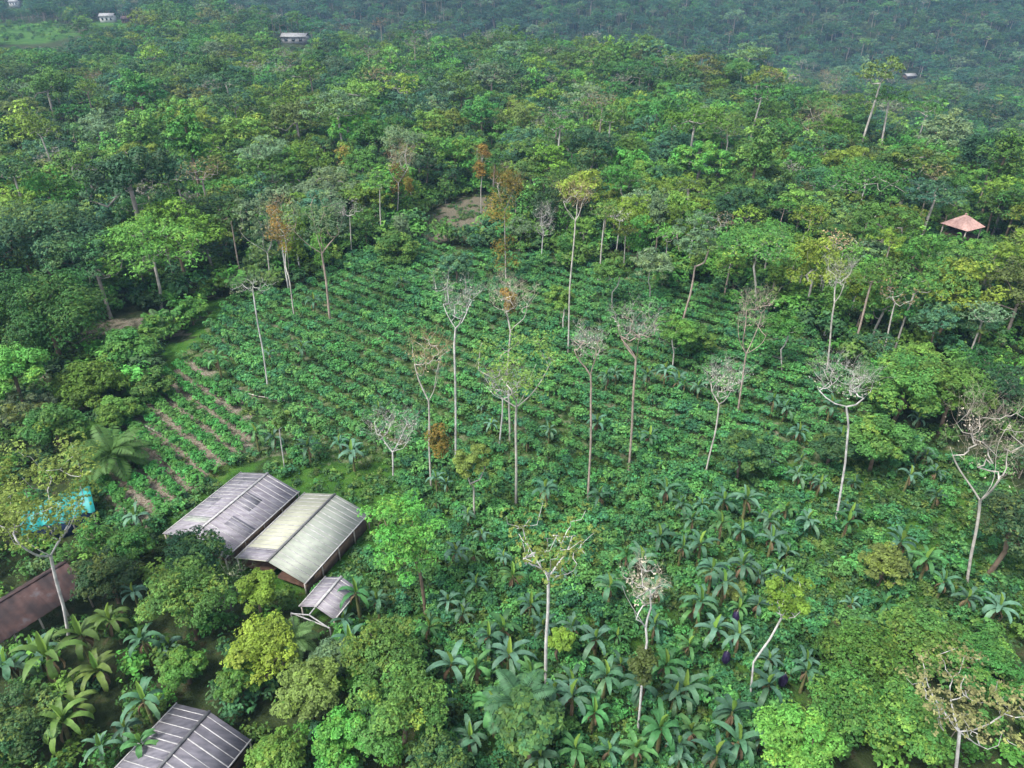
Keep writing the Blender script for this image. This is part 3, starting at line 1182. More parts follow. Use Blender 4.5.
px_tree(ST, 'wavy white-trunked tree with wide bare top at right', 'wavy white-trunked tree', [(836, 523), (846, 462), (847, 425), (843, 400)], (842, 383, 30, 20), 'bare', 'bare grey', 'white', tr=.19)
px_tree(ST, 'large open pinkish-brown tree with pale trunk at right edge', 'pinkish-brown edge tree', [(968, 583), (978, 520), (985, 490)], (990, 447, 44, 50), 'bare', 'pinkish grey', 'pale', tr=.22, k=40)
px_tree(ST, 'big forked pale-limbed tree with thin yellow-green leaves near bottom centre', 'forked pale-limbed tree', [(546, 691), (546, 635), (541, 580)], (550, 545, 56, 46), 'sparse', 'pale olive', 'white', tr=.19, k=44, nl=36)
px_tree(ST, 'small crooked white-limbed tree with sparse pinkish top', 'crooked white-limbed tree', [(638, 732), (641, 690), (647, 640), (643, 605)], (641, 592, 22, 34), 'bare', 'pinkish grey', 'white', tr=.15, extra=[('vine_clump', 644, 660, 13, 22, 'olive')])
px_tree(ST, 'tall pole tree with small brownish-grey top behind the field', 'tall pole tree', [(568, 353), (570, 290), (574, 225)], (576, 200, 18, 16), 'bare', 'brownish', 'pale', tr=.2)
px_tree(ST, 'tall pink-trunked tree with wide thin pale-green crown above left rows', 'pink-trunked wide tree', [(330, 322), (326, 280), (320, 245)], (318, 222, 44, 36), 'sparse', 'grey-green', 'pink', tr=.26, k=34)
px_tree(ST, 'thin tree wrapped in reddish-brown vine by the pink-trunked tree', None, [(295, 322), (290, 285), (285, 262)], (281, 228, 16, 34), 'bare', 'brownish', 'pale', tr=.17, extra=[('hanging_vine', 278, 228, 10, 26, 'golden-brown')])
px_tree(ST, 'thin pale tree with loose green crown left of pink-trunked tree', None, [(271, 292), (268, 255), (262, 238)], (257, 222, 24, 32), 'sparse', 'grey-green', 'pale', tr=.18)
px_tree('vine_draped_tree', 'tall trunk hung with fat golden-brown vine clumps before the clearing', 'golden-brown clump tree', [(506, 285), (505, 250), (505, 215)], (505, 188, 18, 16), 'bare', 'golden-brown', 'pale', tr=.2, extra=[('vine_clump', 505, 254, 13, 21, 'golden-brown'), ('vine_clump', 500, 208, 15, 15, 'golden-brown'), ('vine_clump', 509, 182, 12, 11, 'golden-brown')])
px_tree('broadleaf_tree', 'big bright green domed tree standing left above the grassy track', 'big bright green domed tree', [(161, 308), (160, 288), (157, 272)], (153, 252, 58, 42), 'dense', 'bright green', 'pale', tr=.34, k=70, crf=.17)
px_tree('broadleaf_tree', 'large olive-green tree with white limbs over the turquoise shelter', 'white-limbed shelter tree', [(68, 640), (63, 606)], (38, 508, 76, 72), 'sparse', 'pale olive', 'white', tr=.2, k=60, nl=190)
px_tree('broadleaf_tree', 'tall yellow-green loose tree between cream greenhouse and field', 'yellow-green greenhouse-side tree', [(426, 613), (420, 575), (410, 545)], (402, 538, 47, 66), 'open', 'bright green', 'brown', tr=.24, k=50, shape='column')
px_tree(ST, 'leaning pale-trunked tree with yellow-green top at lower right', 'leaning pale tree', [(750, 702), (755, 665), (770, 640), (785, 615)], (790, 602, 30, 27), 'sparse', 'yellow-green', 'white', tr=.13)
px_tree(ST, 'olive-brown sparse tree in the bottom right corner with white limbs', 'olive-brown corner tree', [(955, 795), (957, 760), (962, 735)], (962, 708, 64, 44), 'sparse', 'olive-tan', 'white', tr=.17, k=46, nl=60, leaf=.2)
px_tree(ST, 'thin sapling with small green top beside the grey-purple greenhouse', 'thin sapling', [(285, 472), (281, 445), (278, 428)], (279, 420, 13, 12), 'sparse', 'mid-green', 'white', tr=.10)
px_tree('broadleaf_tree', 'green round-topped tree on a pale bare trunk on right slope', 'round-topped pale-trunked tree', [(722, 182), (726, 155), (728, 142)], (729, 129, 28, 22), 'open', 'bright green', 'pale', tr=.28)
px_tree('broadleaf_tree', 'wide umbrella tree with pale branches behind the bare pinkish tree', 'wide umbrella tree', [(757, 312), (756, 285), (754, 268)], (756, 250, 50, 27), 'open', 'mid-green', 'pale', tr=.28, shape='umbrella', k=44)
px_tree(ST, 'thin straight bare tree on the right slope before dense trees', 'thin straight bare tree', [(827, 373), (832, 325), (837, 290)], (838, 276, 15, 20), 'bare', 'bare grey', 'pale', tr=.2)
px_tree('broadleaf_tree', 'green tall tree on leaning brown-pink trunk above the field', 'leaning brown-trunked green tree', [(682, 322), (690, 295), (696, 268)], (696, 240, 26, 34), 'open', 'grey-green', 'pink', tr=.24)
px_tree('broadleaf_tree', 'very wide pale-branched green tree on the right hillside', 'very wide pale-branched tree', [(858, 232), (860, 210), (862, 198)], (866, 184, 56, 30), 'open', 'bright green', 'pale', tr=.34, shape='umbrella', k=54)
px_tree('vine_draped_tree', 'forest tree with twin golden-brown drooping tops left of clearing', 'twin golden-topped tree', [(396, 228), (398, 200), (398, 185)], (400, 160, 16, 16), 'bare', 'brownish', 'pale', tr=.2, extra=[('vine_clump', 396, 178, 9, 18, 'golden-brown'), ('vine_clump', 409, 184, 5, 8, 'golden-brown')])
px_tree('vine_draped_tree', 'thin trunk topped by narrow golden-brown vine column, upper left', 'narrow golden vine column', [(346, 205), (346, 180), (345, 172)], (345, 168, 7, 8), 'bare', 'brownish', 'pale', tr=.2, extra=[('vine_clump', 345, 158, 7, 13, 'golden-brown')])
px_tree('vine_draped_tree', 'slim pole tree with two small golden balls behind the clearing', 'slim pole with golden balls', [(481, 214), (481, 190), (482, 170)], (483, 156, 9, 9), 'bare', 'golden-brown', 'pale', tr=.18, extra=[('vine_clump', 481, 168, 6, 8, 'golden-brown'), ('vine_clump', 485, 150, 6, 6, 'golden-brown')])
px_tree(ST, 'whitish-grey crowned tree on thin trunk left of clearing', 'whitish-grey crowned tree', [(412, 205), (408, 170), (405, 155)], (402, 140, 26, 15), 'open', 'grey-green', 'white', tr=.2)
px_tree(ST, 'small grey bare tree by the golden-brown clump tree', 'small grey bare tree', [(541, 262), (543, 235)], (545, 225, 13, 22), 'bare', 'bare grey', 'white', tr=.16)
px_tree('broadleaf_tree', 'slim green round-topped tree with pale stem above field centre', 'slim green-topped tree', [(621, 231), (622, 205), (622, 195)], (621, 179, 23, 22), 'open', 'bright green', 'pale', tr=.22)
px_tree(ST, 'pinkish-brown bare tree on the upper right ridge', 'pinkish-brown ridge tree', [(811, 172), (814, 150), (816, 140)], (816, 128, 22, 24), 'bare', 'brownish', 'pale', tr=.24)
px_tree(ST, 'tall grey half-bare tree at the crest of right ridge', 'grey crest tree', [(826, 115), (830, 98)], (831, 85, 14, 13), 'bare', 'brownish', 'pale', tr=.26)
px_tree('broadleaf_tree', 'dark bright-topped umbrella tree on the skyline of the ridge', 'skyline umbrella tree', [(738, 108), (739, 88)], (740, 69, 15, 12), 'dense', 'mid-green', 'pale', tr=.3)
px_tree('broadleaf_tree', 'small open green tree with forked pale stem on right', 'forked pale-stemmed tree', [(939, 318), (942, 298)], (943, 275, 24, 24), 'open', 'mid-green', 'white', tr=.22)


for tk, cw, lb, cl in (([(563, 335), (563, 318)], (562, 300, 17, 20), 'slim light green leafy tree in the rows left of tall pole tree', 'bright green'),
                       ([(672, 372), (674, 352)], (676, 334, 22, 22), 'light green leafy tree in the rows right of reddish-trunked bare tree', 'bright green'),
                       ([(612, 312), (612, 292)], (612, 274, 20, 22), 'light green leafy tree at upper field, right of tall pole tree', 'mid-green'),
                       ([(783, 372), (781, 350)], (780, 330, 26, 24), 'loose light green tree right of two-stemmed pinkish bare tree', 'bright green'),
                       ([(474, 520), (474, 490)], (472, 462, 20, 30), 'thin loose yellow-green tree left of the leafy central shade tree base', 'pale olive'),
                       ([(650, 305), (650, 286)], (651, 266, 22, 24), 'pale green leafy tree above the reddish-trunked bare tree', 'grey-green')):
    px_tree(ST, lb, None, tk, cw, 'open', cl, 'pale', tr=.16)

AIRY = []
arng = np.random.default_rng(404)
AIRZ = wpoly([(545, 262), (640, 240), (760, 245), (880, 300), (905, 370), (850, 350), (790, 320), (720, 305), (640, 285), (560, 275)])
AIRL = wpoly([(225, 290), (300, 262), (350, 240), (420, 232), (420, 250), (345, 268), (300, 292), (240, 302)])


def airy_spots():
    t = 0
    while len(AIRY) < 60 and t < 4000:
        t += 1
        px, py = (arng.uniform(545, 905), arng.uniform(238, 372)) if len(AIRY) < 50 else (arng.uniform(225, 420), arng.uniform(232, 302))
        p = gp(px, py)
        z = AIRZ if len(AIRY) < 50 else AIRL
        if not inside(z, p[:1], p[1:2])[0]:
            continue
        if any((p[0] - q[0]) ** 2 + (p[1] - q[1]) ** 2 < 3.7 ** 2 for q in AIRY) or any((p[0] - o[0]) ** 2 + (p[1] - o[1]) ** 2 < 9 for o in OCC):
            continue
        AIRY.append((p[0], p[1], p[2], px, py))


airy_spots()
AIRY_ITEMS = []
for (x, y, z, px, py) in AIRY:
    fm = ['open-crowned', 'open-crowned', 'domed', 'half-bare', 'domed', 'narrow', 'vine-draped'][int(arng.integers(7))]
    mt, mc, Ht, rx = PROTO[fm][int(arng.integers(len(PROTO[fm])))]
    cn = ['bright green', 'bright green', 'mid-green', 'grey-green', 'yellow-green'][int(arng.integers(5))] if fm != 'half-bare' else ['bare grey', 'brownish'][int(arng.integers(2))]
    root = link('shade_tree', None, loc=(x, y, z))
    root.rotation_euler.z = arng.uniform(0, 6.28)
    q = arng.uniform(.5, .9)
    root.scale = (q, q, q * arng.uniform(1.0, 1.3))
    tag(root, None, 'tree', 'airy trees along the upper edge of the field')
    link('trunk', mt, BARK[['pale', 'white', 'pink'][int(arng.integers(3))]], root)
    link('crown', mc, COLR[cn], root)
    pt_ = proj((x, y, z + 9))[0]
    AIRY_ITEMS.append((root, pt_[0], pt_[1], 'airy %s %s tree' % (cn, fm)))
    OCC.append((x, y, 1.2))


# round, dense crowns placed by their middle
def crown_tree(cx, cy, r, col, label, nick=None, Ht=None, squash=.75, style='dense', cat='tree', name='broadleaf_tree', leaf=None):
    # find the base so that the crown's middle, at height zc over the ground, shows at (cx, cy)
    zc = 3.0
    for _ in range(6):
        p = atz(cx, cy, zc)
        dep = proj(p)[0][2]
        rx = r * dep / F
        hh = Ht or rx * 2.1
        zc = float(hgt(p[0], p[1])) + hh - rx * squash * .9
    b = np.array([p[0], p[1], float(hgt(p[0], p[1]))])
    rng = np.random.default_rng(int(cx * 13 + cy))
    root = link(name, None, loc=tuple(b))
    tag(root, label, cat)
    c = np.array([0, 0, zc - b[2]])
    k = {'dense': int(26 + 5 * rx), 'open': int(18 + 3 * rx)}[style]
    tg = crown_targets(rng, c, rx * .85, rx * squash * .85, k, 'dome')
    Vt, Ft = grow(rng, [(0, 0, -.4), (rng.normal(0, .2), rng.normal(0, .2), c[2] * .5), (0, 0, c[2] - rx * squash * .2)], tg - np.array([0, 0, .1]), .09 + .03 * rx, .03, .35)
    lf = leaf or (.19 if dep < 70 else .27)
    nl = {'dense': 400, 'open': 180}[style] * (rx / 4) ** .8
    V, Fq, T, Fl = clump_leaves(rng, tg, .235 * rx * rng.uniform(.65, 1.35, len(tg)), nl, lf, .72, .15)
    link('crown', mesh('crown', V, Fq, [M_LEAF], T, Fl), COLR[col], root)
    link('trunk', mesh('trunk', Vt, Ft, [M_BARK], smooth=True), BARK['brown'], root)
    OCC.append((b[0], b[1], rx * .75))
    if nick:
        LAND.append((nick, cx, cy))
    return root


FB = 'fruit_tree'
crown_tree(183, 598, 46, 'mid-green', 'big round dark-leaved fruit tree below the grey-purple greenhouse', 'big round fruit tree', 7.5)
crown_tree(196, 552, 33, 'dark green', 'dark green round tree touching the front of grey-purple greenhouse', None, 6.5)
crown_tree(257, 592, 24, 'yellow-green', 'yellow-green upright tree before the cream greenhouse corner', 'yellow-green upright tree', 6, 1.1)
crown_tree(262, 652, 40, 'yellow-green', 'yellow-green bushy tree between round fruit tree and dark greenhouse', None, 5.5)
crown_tree(238, 682, 24, 'bright green', 'small bright green tree at the back of the dark greenhouse', None, 4)
crown_tree(306, 692, 36, 'olive', 'brown-tinged olive round tree right of the dark greenhouse', 'brown-tinged round tree', 6)
crown_tree(345, 738, 34, 'bright green', 'light green loose tree right of the dark greenhouse at bottom', None, 5)
crown_tree(276, 758, 30, 'bright green', 'light green shrub tree touching the dark greenhouse front', None, 4)
crown_tree(385, 652, 40, 'mid-green', 'mid-green rounded tree right of the small open shed', None, 6)
crown_tree(398, 708, 52, 'mid-green', 'large dark tree with yellowish leaf tips at bottom left of field', 'large yellow-tipped tree', 7.5)
crown_tree(440, 765, 34, 'dark green', 'dark green tree at bottom edge below yellow-tipped tree', None, 5)
crown_tree(108, 574, 33, 'dark green', 'dark green bushy tree right of the rusty-roofed shed', 'dark bushy shed-side tree', 5.5)
crown_tree(128, 545, 24, 'mid-green', 'mid-green bush tree between turquoise shelter and grey-purple greenhouse', None, 4)
crown_tree(18, 722, 46, 'dark green', 'dark blue-green bush tree in the bottom left corner', 'dark corner tree', 5)
crown_tree(330, 660, 24, 'grey-green', 'pale grey-green bush tree in front of the small open shed', None, 4)
crown_tree(183, 665, 22, 'bright green', 'small bright bush tree between banana clump and dark greenhouse', None, 3.5)
crown_tree(800, 748, 45, 'bright green', 'dense bright green round tree at the bottom edge, right of centre', 'dense bright round tree', 7)
crown_tree(862, 664, 50, 'bright green', 'bright green wide bushy tree at lower right', 'wide bushy tree', 5.5, .6)
crown_tree(925, 640, 42, 'mid-green', 'mid-green bushy tree right of the wide bushy one', None, 5, .6)
crown_tree(850, 712, 46, 'mid-green', 'mid-green dense tree behind the dense bright round tree', None, 6)
crown_tree(905, 722, 44, 'mid-green', 'mid-green dense tree left of the olive-brown corner tree', None, 6)
crown_tree(985, 668, 40, 'mid-green', 'green bushy tree behind the olive-brown corner tree', None, 5.5)
crown_tree(1012, 525, 46, 'blue-green', 'big dark blue-green tree cut by the right edge', 'dark blue-green edge tree', 9)
crown_tree(832, 447, 24, 'dark green', 'dark round bush tree right of the leaning fan-topped bare tree', None, 5)
crown_tree(742, 452, 27, 'dark green', 'dark round tree beside the leaning fan-topped bare tree', 'dark round field tree', 6)
crown_tree(905, 385, 44, 'mid-green', 'mid-green big domed tree behind the grassy meadow', 'big domed meadow tree', 9)
crown_tree(955, 392, 40, 'bright green', 'bright yellowish domed tree left of the pinkish-brown edge tree', None, 9)
crown_tree(880, 440, 34, 'mid-green', 'green tree right of wavy white-trunked tree', None, 7)
crown_tree(690, 338, 25, 'mid-green', 'small dense green tree at the upper edge of rows', 'small dense edge tree', 5)
crown_tree(40, 246, 64, 'blue-green', 'huge grey-green billowing tree at the left edge', 'huge grey-green left tree', 17, .7)
crown_tree(45, 318, 62, 'mid-green', 'large dark green mound-shaped tree at left with yellow tips', 'large left mound tree', 13, .75)
crown_tree(12, 370, 34, 'bright green', 'bright green tree at the left edge below the mound tree', None, 10)
crown_tree(128, 352, 30, 'mid-green', 'wide green tree with yellowish leaves beside the grassy track', 'wide track-side tree', 6)
crown_tree(158, 326, 20, 'mid-green', 'round green bush tree at the upper grassy track', None, 4.5, .9)
crown_tree(190, 311, 17, 'bright green', 'bright round bush tree at top of the grassy track', None, 4.5, .9)
crown_tree(92, 386, 36, 'yellow-green', 'yellow-green leafy tree left of the grassy track', None, 6, .7)
crown_tree(118, 412, 24, 'bright green', 'green tree between the track and the tidy rows', None, 4)
crown_tree(152, 386, 22, 'mid-green', 'round green tree at top corner of the tidy rows', None, 4)
crown_tree(55, 428, 30, 'mid-green', 'mid-green tree at lower end of the grassy track', None, 6)
crown_tree(530, 722, 34, 'dark green', 'dark drooping tree among bananas at bottom centre', 'dark drooping tree', 6.5, .9, leaf=.5)
crown_tree(395, 250, 26, 'mid-green', 'green tree at the top left end of the rows', None, 6)
crown_tree(455, 264, 17, 'blue-green', 'dark green tree in front of the brown clearing', None, 6)
crown_tree(560, 640, 14, 'yellow-green', 'small yellow-green shrub tree among bananas', None, 3.5)
crown_tree(735, 590, 12, 'olive', 'small olive shrub between bananas on right', None, 3)
crown_tree(885, 566, 26, 'olive', 'olive-yellow spreading bush in the meadow', None, 4)
crown_tree(948, 250, 14, 'mid-green', 'small green tree just in front of the red-roofed pavilion, left side', None, 5)
crown_tree(972, 249, 13, 'bright green', 'small bright tree just in front of the red-roofed pavilion, right side', None, 5)
# grey dead shrub by the cream greenhouse
px_tree('bare_shrub', 'grey twiggy bare shrub before the cream greenhouse corner', None, [(232, 618), (230, 606)], (229, 592, 24, 24), 'bare', 'grey-green', 'grey', cat='shrub', tr=.09, k=40)


# ------------------------------------------------------------------ banana plants and palms
def leaf_blade(rng, base, az, el, length, width, droop, seg=11, fold=.25):
    """arching blade: strip of 2 x seg quads with a folded midrib and notched margin"""
    d = np.array([math.cos(az), math.sin(az), 0])
    side = np.array([-math.sin(az), math.cos(az), 0])
    p = np.array(base, float)
    ang = el
    V = []
    step = length / seg
    for i in range(seg + 1):
        t = i / seg
        tt = max(0, (t - .13) / .87)
        w = width * (max(0, math.sin(math.pi * min(1, tt * .97 + .03) ** .85)) ** .5 if tt > 0 else 0.0) * .5
        w = max(w * rng.uniform(.78, 1.1), .035)
        up = np.array([0, 0, 1]) * math.cos(ang) - d * math.sin(ang)
        V += [p + side * w + up * fold * w, p, p - side * w + up * fold * w]
        dirv = d * math.cos(ang) + np.array([0, 0, 1]) * math.sin(ang)
        p = p + dirv * step
        ang -= droop / seg * (1 + t)
    V = np.array(V)
    Fs = []
    for i in range(seg):
        for j in (0, 1):
            Fs.append([3 * i + j, 3 * i + j + 1, 3 * i + j + 4, 3 * i + j + 3])
    return V, np.array(Fs)


BAN = []
for i in range(10):
    rng = np.random.default_rng(900 + i)
    hs = rng.uniform(2.0, 3.4)
    lean = rng.normal(0, .12, 2)
    top = np.array([lean[0], lean[1], hs])
    Vs, Fs = tube([(0, 0, -.3), (lean[0] * .3, lean[1] * .3, hs * .5), tuple(top), tuple(top + np.array([0, 0, .35]))], [.19, .16, .12, .07], 8)
    parts, T, Fl = [], [], []
    n = int(rng.integers(6, 12))
    a0 = rng.uniform(0, 6)
    for k in range(n):
        az = a0 + k * 2.4 + rng.normal(0, .3)
        age = k / n
        el = R(82 - 50 * age) + rng.normal(0, .08)
        V, Fq = leaf_blade(rng, top + np.array([0, 0, .25 - .3 * age]), az, el, rng.uniform(2.1, 2.9) * (.85 + .25 * age), rng.uniform(.42, .56), R(85 + 55 * age) * rng.uniform(.7, 1.35))
        parts.append((V, Fq))
        T.append(np.full(len(Fq), rng.uniform(.85, 1.15)) * rng.uniform(.82, 1.15, len(Fq)))
        Fl.append(np.full(len(Fq), .05 if age < .85 else .15))
    Vc, Fc = joinVF(parts)
    Vy, Fy = leaf_blade(rng, top + np.array([0, 0, .2]), a0 + 1, R(84), 1.9, .42, R(8), fold=1.3)
    # withered skirt under the crown
    sk, sT = [], []
    for k in range(4):
        V, Fq = leaf_blade(rng, top - np.array([0, 0, .05]), rng.uniform(0, 6.3), R(-35), rng.uniform(1.0, 1.6), .28, R(60), fold=1.0)
        sk.append((V, Fq))
    Vk, Fk = joinVF(sk)
    BAN.append((mesh('stem', Vs, Fs, [M_STEM], smooth=True),
                mesh('leaf_crown', Vc, Fc, [M_BANANA], np.concatenate(T), np.concatenate(Fl), smooth=True),
                mesh('spear_leaf', Vy, Fy, [M_BANANA], np.ones(len(Fy)), np.full(len(Fy), .5), smooth=True),
                mesh('withered_leaf', Vk, Fk, [M_TWIG], np.ones(len(Fk)), np.zeros(len(Fk)), smooth=True)))

BCOL = {'blue-green': (.046, .125, .074), 'pale grey-green': (.075, .165, .105), 'fresh green': (.050, .160, .050), 'yellow-green': (.095, .17, .035)}
BANANAS = []


def banana(px, py, look, size=1.0, rng=random.Random(5)):
    zc = 2.6
    p = atz(px, py, zc)
    p[2] = float(hgt(p[0], p[1]))
    pr = BAN[rng.randrange(len(BAN))]
    root = link('banana_plant', None, loc=tuple(p))
    root.rotation_euler.z = rng.uniform(0, 6.28)
    s = size * rng.uniform(.72, 1.15)
    root.scale = (s, s, s * rng.uniform(.9, 1.1))
    tag(root, None, 'banana plant', 'banana plants')
    link('stem', pr[0], None, root)
    link('leaf_crown', pr[1], BCOL[look], root)
    link('spear_leaf', pr[2], (.12, .27, .05), root)
    link('withered_leaf', pr[3], (.13, .095, .055), root)
    BANANAS.append((root, px, py, look))
    OCC.append((p[0], p[1], .4))
    return root


brng = random.Random(11)
BLOOK = ['blue-green', 'blue-green', 'pale grey-green', 'pale grey-green', 'fresh green']
for (x, y) in [(455, 550), (513, 574), (448, 593), (462, 605), (428, 622), (357, 598), (377, 600), (477, 576), (504, 626), (508, 653), (532, 673), (573, 677), (605, 677),
               (573, 622), (597, 632), (545, 619), (655, 622), (665, 660), (675, 690), (593, 711), (573, 700), (451, 663), (477, 667), (453, 752), (494, 715), (610, 742), (638, 749),
               (679, 745), (660, 533), (682, 544), (351, 646), (693, 516), (722, 527), (742, 527), (770, 520), (773, 538), (809, 516), (847, 523), (900, 545), (927, 562), (946, 578),
               (970, 592), (999, 602), (701, 544), (712, 574), (724, 590), (744, 568), (783, 574), (739, 603), (701, 607), (739, 639), (809, 653), (807, 671), (710, 677), (684, 684),
               (770, 680), (732, 718), (694, 725), (739, 742), (681, 752), (715, 759), (679, 376), (700, 382), (775, 397), (787, 402), (800, 424), (831, 407), (841, 441), (896, 438),
               (799, 469), (821, 479), (920, 417), (746, 503), (725, 496), (787, 506), (855, 503), (920, 446), (352, 452), (402, 281), (378, 400), (549, 424), (648, 371), (665, 373),
               (547, 489), (600, 489), (667, 486), (651, 431), (598, 417), (607, 376), (617, 366), (268, 352), (302, 349), (219, 366), (313, 298), (273, 434), (256, 438), (308, 448),
               (338, 441), (137, 520), (132, 590), (145, 644), (167, 639), (32, 650), (5, 663), (147, 708), (99, 745), (140, 742), (126, 725), (342, 615), (343, 653), (556, 690),
               (540, 760), (575, 752), (660, 735), (640, 690), (622, 655), (530, 600), (488, 640), (470, 735), (420, 745), (655, 590), (690, 640), (715, 625), (760, 600), (640, 560), (610, 590)]:
    dep = proj(gp(x, y))[0][2]
    banana(x, y, brng.choice(BLOOK), .92 if y > 640 else .86)
for (x, y) in [(82, 640), (53, 672), (72, 704), (113, 622), (60, 722), (96, 668)]:
    banana(x, y, 'yellow-green', 1.15)
# a thinner sprinkling of others in the lower half of the field
k_ = 0
while k_ < 42:
    x, y = brng.uniform(430, 960), brng.uniform(370, 768)
    if y < 470 and brng.random() < .5:
        continue
    if y > 600 and x > 780:
        continue
    p = gp(x, y + 8)
    if not inside(FIELD, np.array([p[0]]), np.array([p[1]]))[0]:
        continue
    if any((p[0] - o[0]) ** 2 + (p[1] - o[1]) ** 2 < (o[2] + 1.5) ** 2 for o in OCC if o[2] < 1):
        continue
    banana(x, y, brng.choice(BLOOK), brng.uniform(.5, .75))
    k_ += 1


def palm(px, py, Ht, fl, label, nick, col, nf=16):
    p = atz(px, py, Ht)
    p[2] = float(hgt(p[0], p[1]))
    rng = np.random.default_rng(int(px))
    root = link('palm_tree', None, loc=tuple(p))
    tag(root, label, 'palm')
    V, Fq = tube([(0, 0, -.3), (.1, 0, Ht * .5), (0, 0, Ht)], [.22, .16, .15], 8)
    link('trunk', mesh('trunk', V, Fq, [M_BARK], smooth=True), BARK['grey'], root)
    parts = []
    T = []
    for k in range(nf):
        az = k * 2.4 + rng.normal(0, .1)
        ang = R(70 - 70 * k / nf)
        d = np.array([math.cos(az), math.sin(az), 0])
        side = np.array([-math.sin(az), math.cos(az), 0])
        q = np.array([0, 0, Ht])
        n = 26
        mid = [q.copy()]
        for i in range(n):
            t = i / n
            dv = d * math.cos(ang) + UP * math.sin(ang)
            q2 = q + dv * fl / n
            ll = fl * .20 * math.sin(math.pi * (.12 + .86 * t)) + .1
            for s in (1, -1):
                tip = q + side * s * ll + dv * ll * .45 - UP * ll * rng.uniform(.3, .6)
                w = dv * .075 * fl / 3
                parts.append((np.array([q, (q + tip) / 2 + w + UP * .05, tip, (q + tip) / 2 - w + UP * .05]), np.array([[0, 1, 2, 3]])))
                T.append(rng.uniform(.8, 1.15))
            q = q2
            mid.append(q.copy())
            ang -= R(95) / n * (.5 + t)
        V, Fq = tube(mid[::5] + [mid[-1]], np.linspace(.045, .015, len(mid[::5]) + 1), 3)
        parts.append((V, Fq))
        T += [1.2] * len(Fq)
    V, Fq = joinVF(parts)
    link('frond_crown', mesh('frond_crown', V, Fq, [M_LEAF], T, np.full(len(T), .1)), col, root)
    OCC.append((p[0], p[1], 1.2))
    if nick:
        LAND.append((nick, px, py))


palm(112, 456, 3.0, 4.6, 'short palm with long arching green fronds at corner of tidy rows', 'short palm', (.065, .19, .045), 22)
palm(158, 322, 3, 2.5, 'small feathery palm by the upper grassy track', None, (.07, .14, .05))
palm(292, 640, 3.2, 2.4, 'small feathery palm right of the yellow-green upright tree', None, (.07, .15, .05))
palm(520, 705, 4.5, 3.2, 'dark feathery palm drooping among bananas at bottom centre', None, (.04, .11, .05), 20)

# fruit bags hung in the banana plants
M_BAG = noise_mat('purple_plastic', (.012, .008, .026), (.028, .018, .055), 4, .45, .3)
for n_, (x, y, lb) in enumerate([(736, 617, 'dark purple bag over a banana bunch, beside the track of bare soil'), (726, 657, 'largest dark purple fruit bag, hanging left of leaning pale tree'),
                                 (783, 680, 'dark purple fruit bag hanging under bananas right of leaning pale tree'), (724, 578, 'small dark purple fruit bag, farthest of the hanging bags')]):
    p = atz(x, y, 1.5)
    rng = np.random.default_rng(n_)
    pts = [(0, 0, .75), (0, 0, .65), (.02, 0, .4), (.03, .02, 0), (.02, 0, -.4), (0, 0, -.62)]
    V, Fq = tube(pts, [.03, .17, .30, .34, .30, .14], 12)
    V = V + rng.normal(0, .02, V.shape)
    o = link('fruit_bag', mesh('fruit_bag', V, Fq, [M_BAG], smooth=True), None, None, (p[0], p[1], p[2] + float(hgt(p[0], p[1]))))
    tag(o, lb, 'fruit bag', 'bags over banana bunches')
    s = link('tie_string', mesh('tie_string', *tube([(0, 0, .74), (.05, 0, 1.0)], [.03, .02], 4), [M_WOOD]), None, o)

# fallen logs
for (x0, y0, x1, y1, r, lb) in [(136, 424, 196, 452, .14, 'long whitish fallen trunk lying across the tidy rows'), (757, 357, 802, 363, .16, 'grey fallen log lying below the two-stemmed pinkish tree'),
                                (243, 395, 285, 402, .10, 'thin pale fallen trunk at the foot of slender white-trunked tree'), (232, 420, 246, 432, .13, 'short pale log on the bare soil by the tidy rows'),
                                (903, 345, 918, 362, .2, 'grey leaning dead log under the dense trees on the right'), (130, 434, 150, 446, .1, 'short whitish fallen branch near the short palm'),
                                (20, 405, 62, 378, .12, 'pale fallen trunk in the scrub left of the grassy track')]:
    a, b = gp(x0, y0), gp(x1, y1)
    rng = np.random.default_rng(x0)
    m = (a + b) / 2
    pts = [a + (b - a) * t + UP * (r + .15) + rng.normal(0, .08, 3) - m for t in np.linspace(0, 1, 7)]
    o = link('fallen_log', mesh('fallen_log', *tube(pts, np.linspace(r, r * .6, 7), 7), [M_BARK], smooth=True), BARK['pale'], None, tuple(m))
    tag(o, lb, 'log')
    q = np.array(pts[3])
    link('branch_stub', mesh('branch_stub', *tube([q, q + np.array([.3, .2, .9])], [r * .5, r * .25], 5), [M_BARK]), BARK['pale'], o)

# ------------------------------------------------------------------ crop rows
def bush_mesh(seed, rx, rz, n, leaf, kc=7, flushp=.12):
    rng = np.random.default_rng(seed)
    t = []
    for i in range(kc):
        a = rng.uniform(0, 6.28)
        rr = rx * .55 * math.sqrt(rng.random())
        t.append((rr * math.cos(a), rr * math.sin(a), rz * rng.uniform(.75, 1.25)))
    t = np.array(t)
    V, Fq, T, Fl = clump_leaves(rng, t, rx * .55 * rng.uniform(.8, 1.2, kc), n / kc, leaf, .8, flushp)
    V[:, 2] = np.maximum(V[:, 2], .02)
    return V, Fq, T, Fl


def stem_mesh(h):
    V, Fq = tube([(0, 0, -.2), (.03, .02, h * .6), (0, 0, h)], [.05, .04, .02], 5)
    return V, Fq


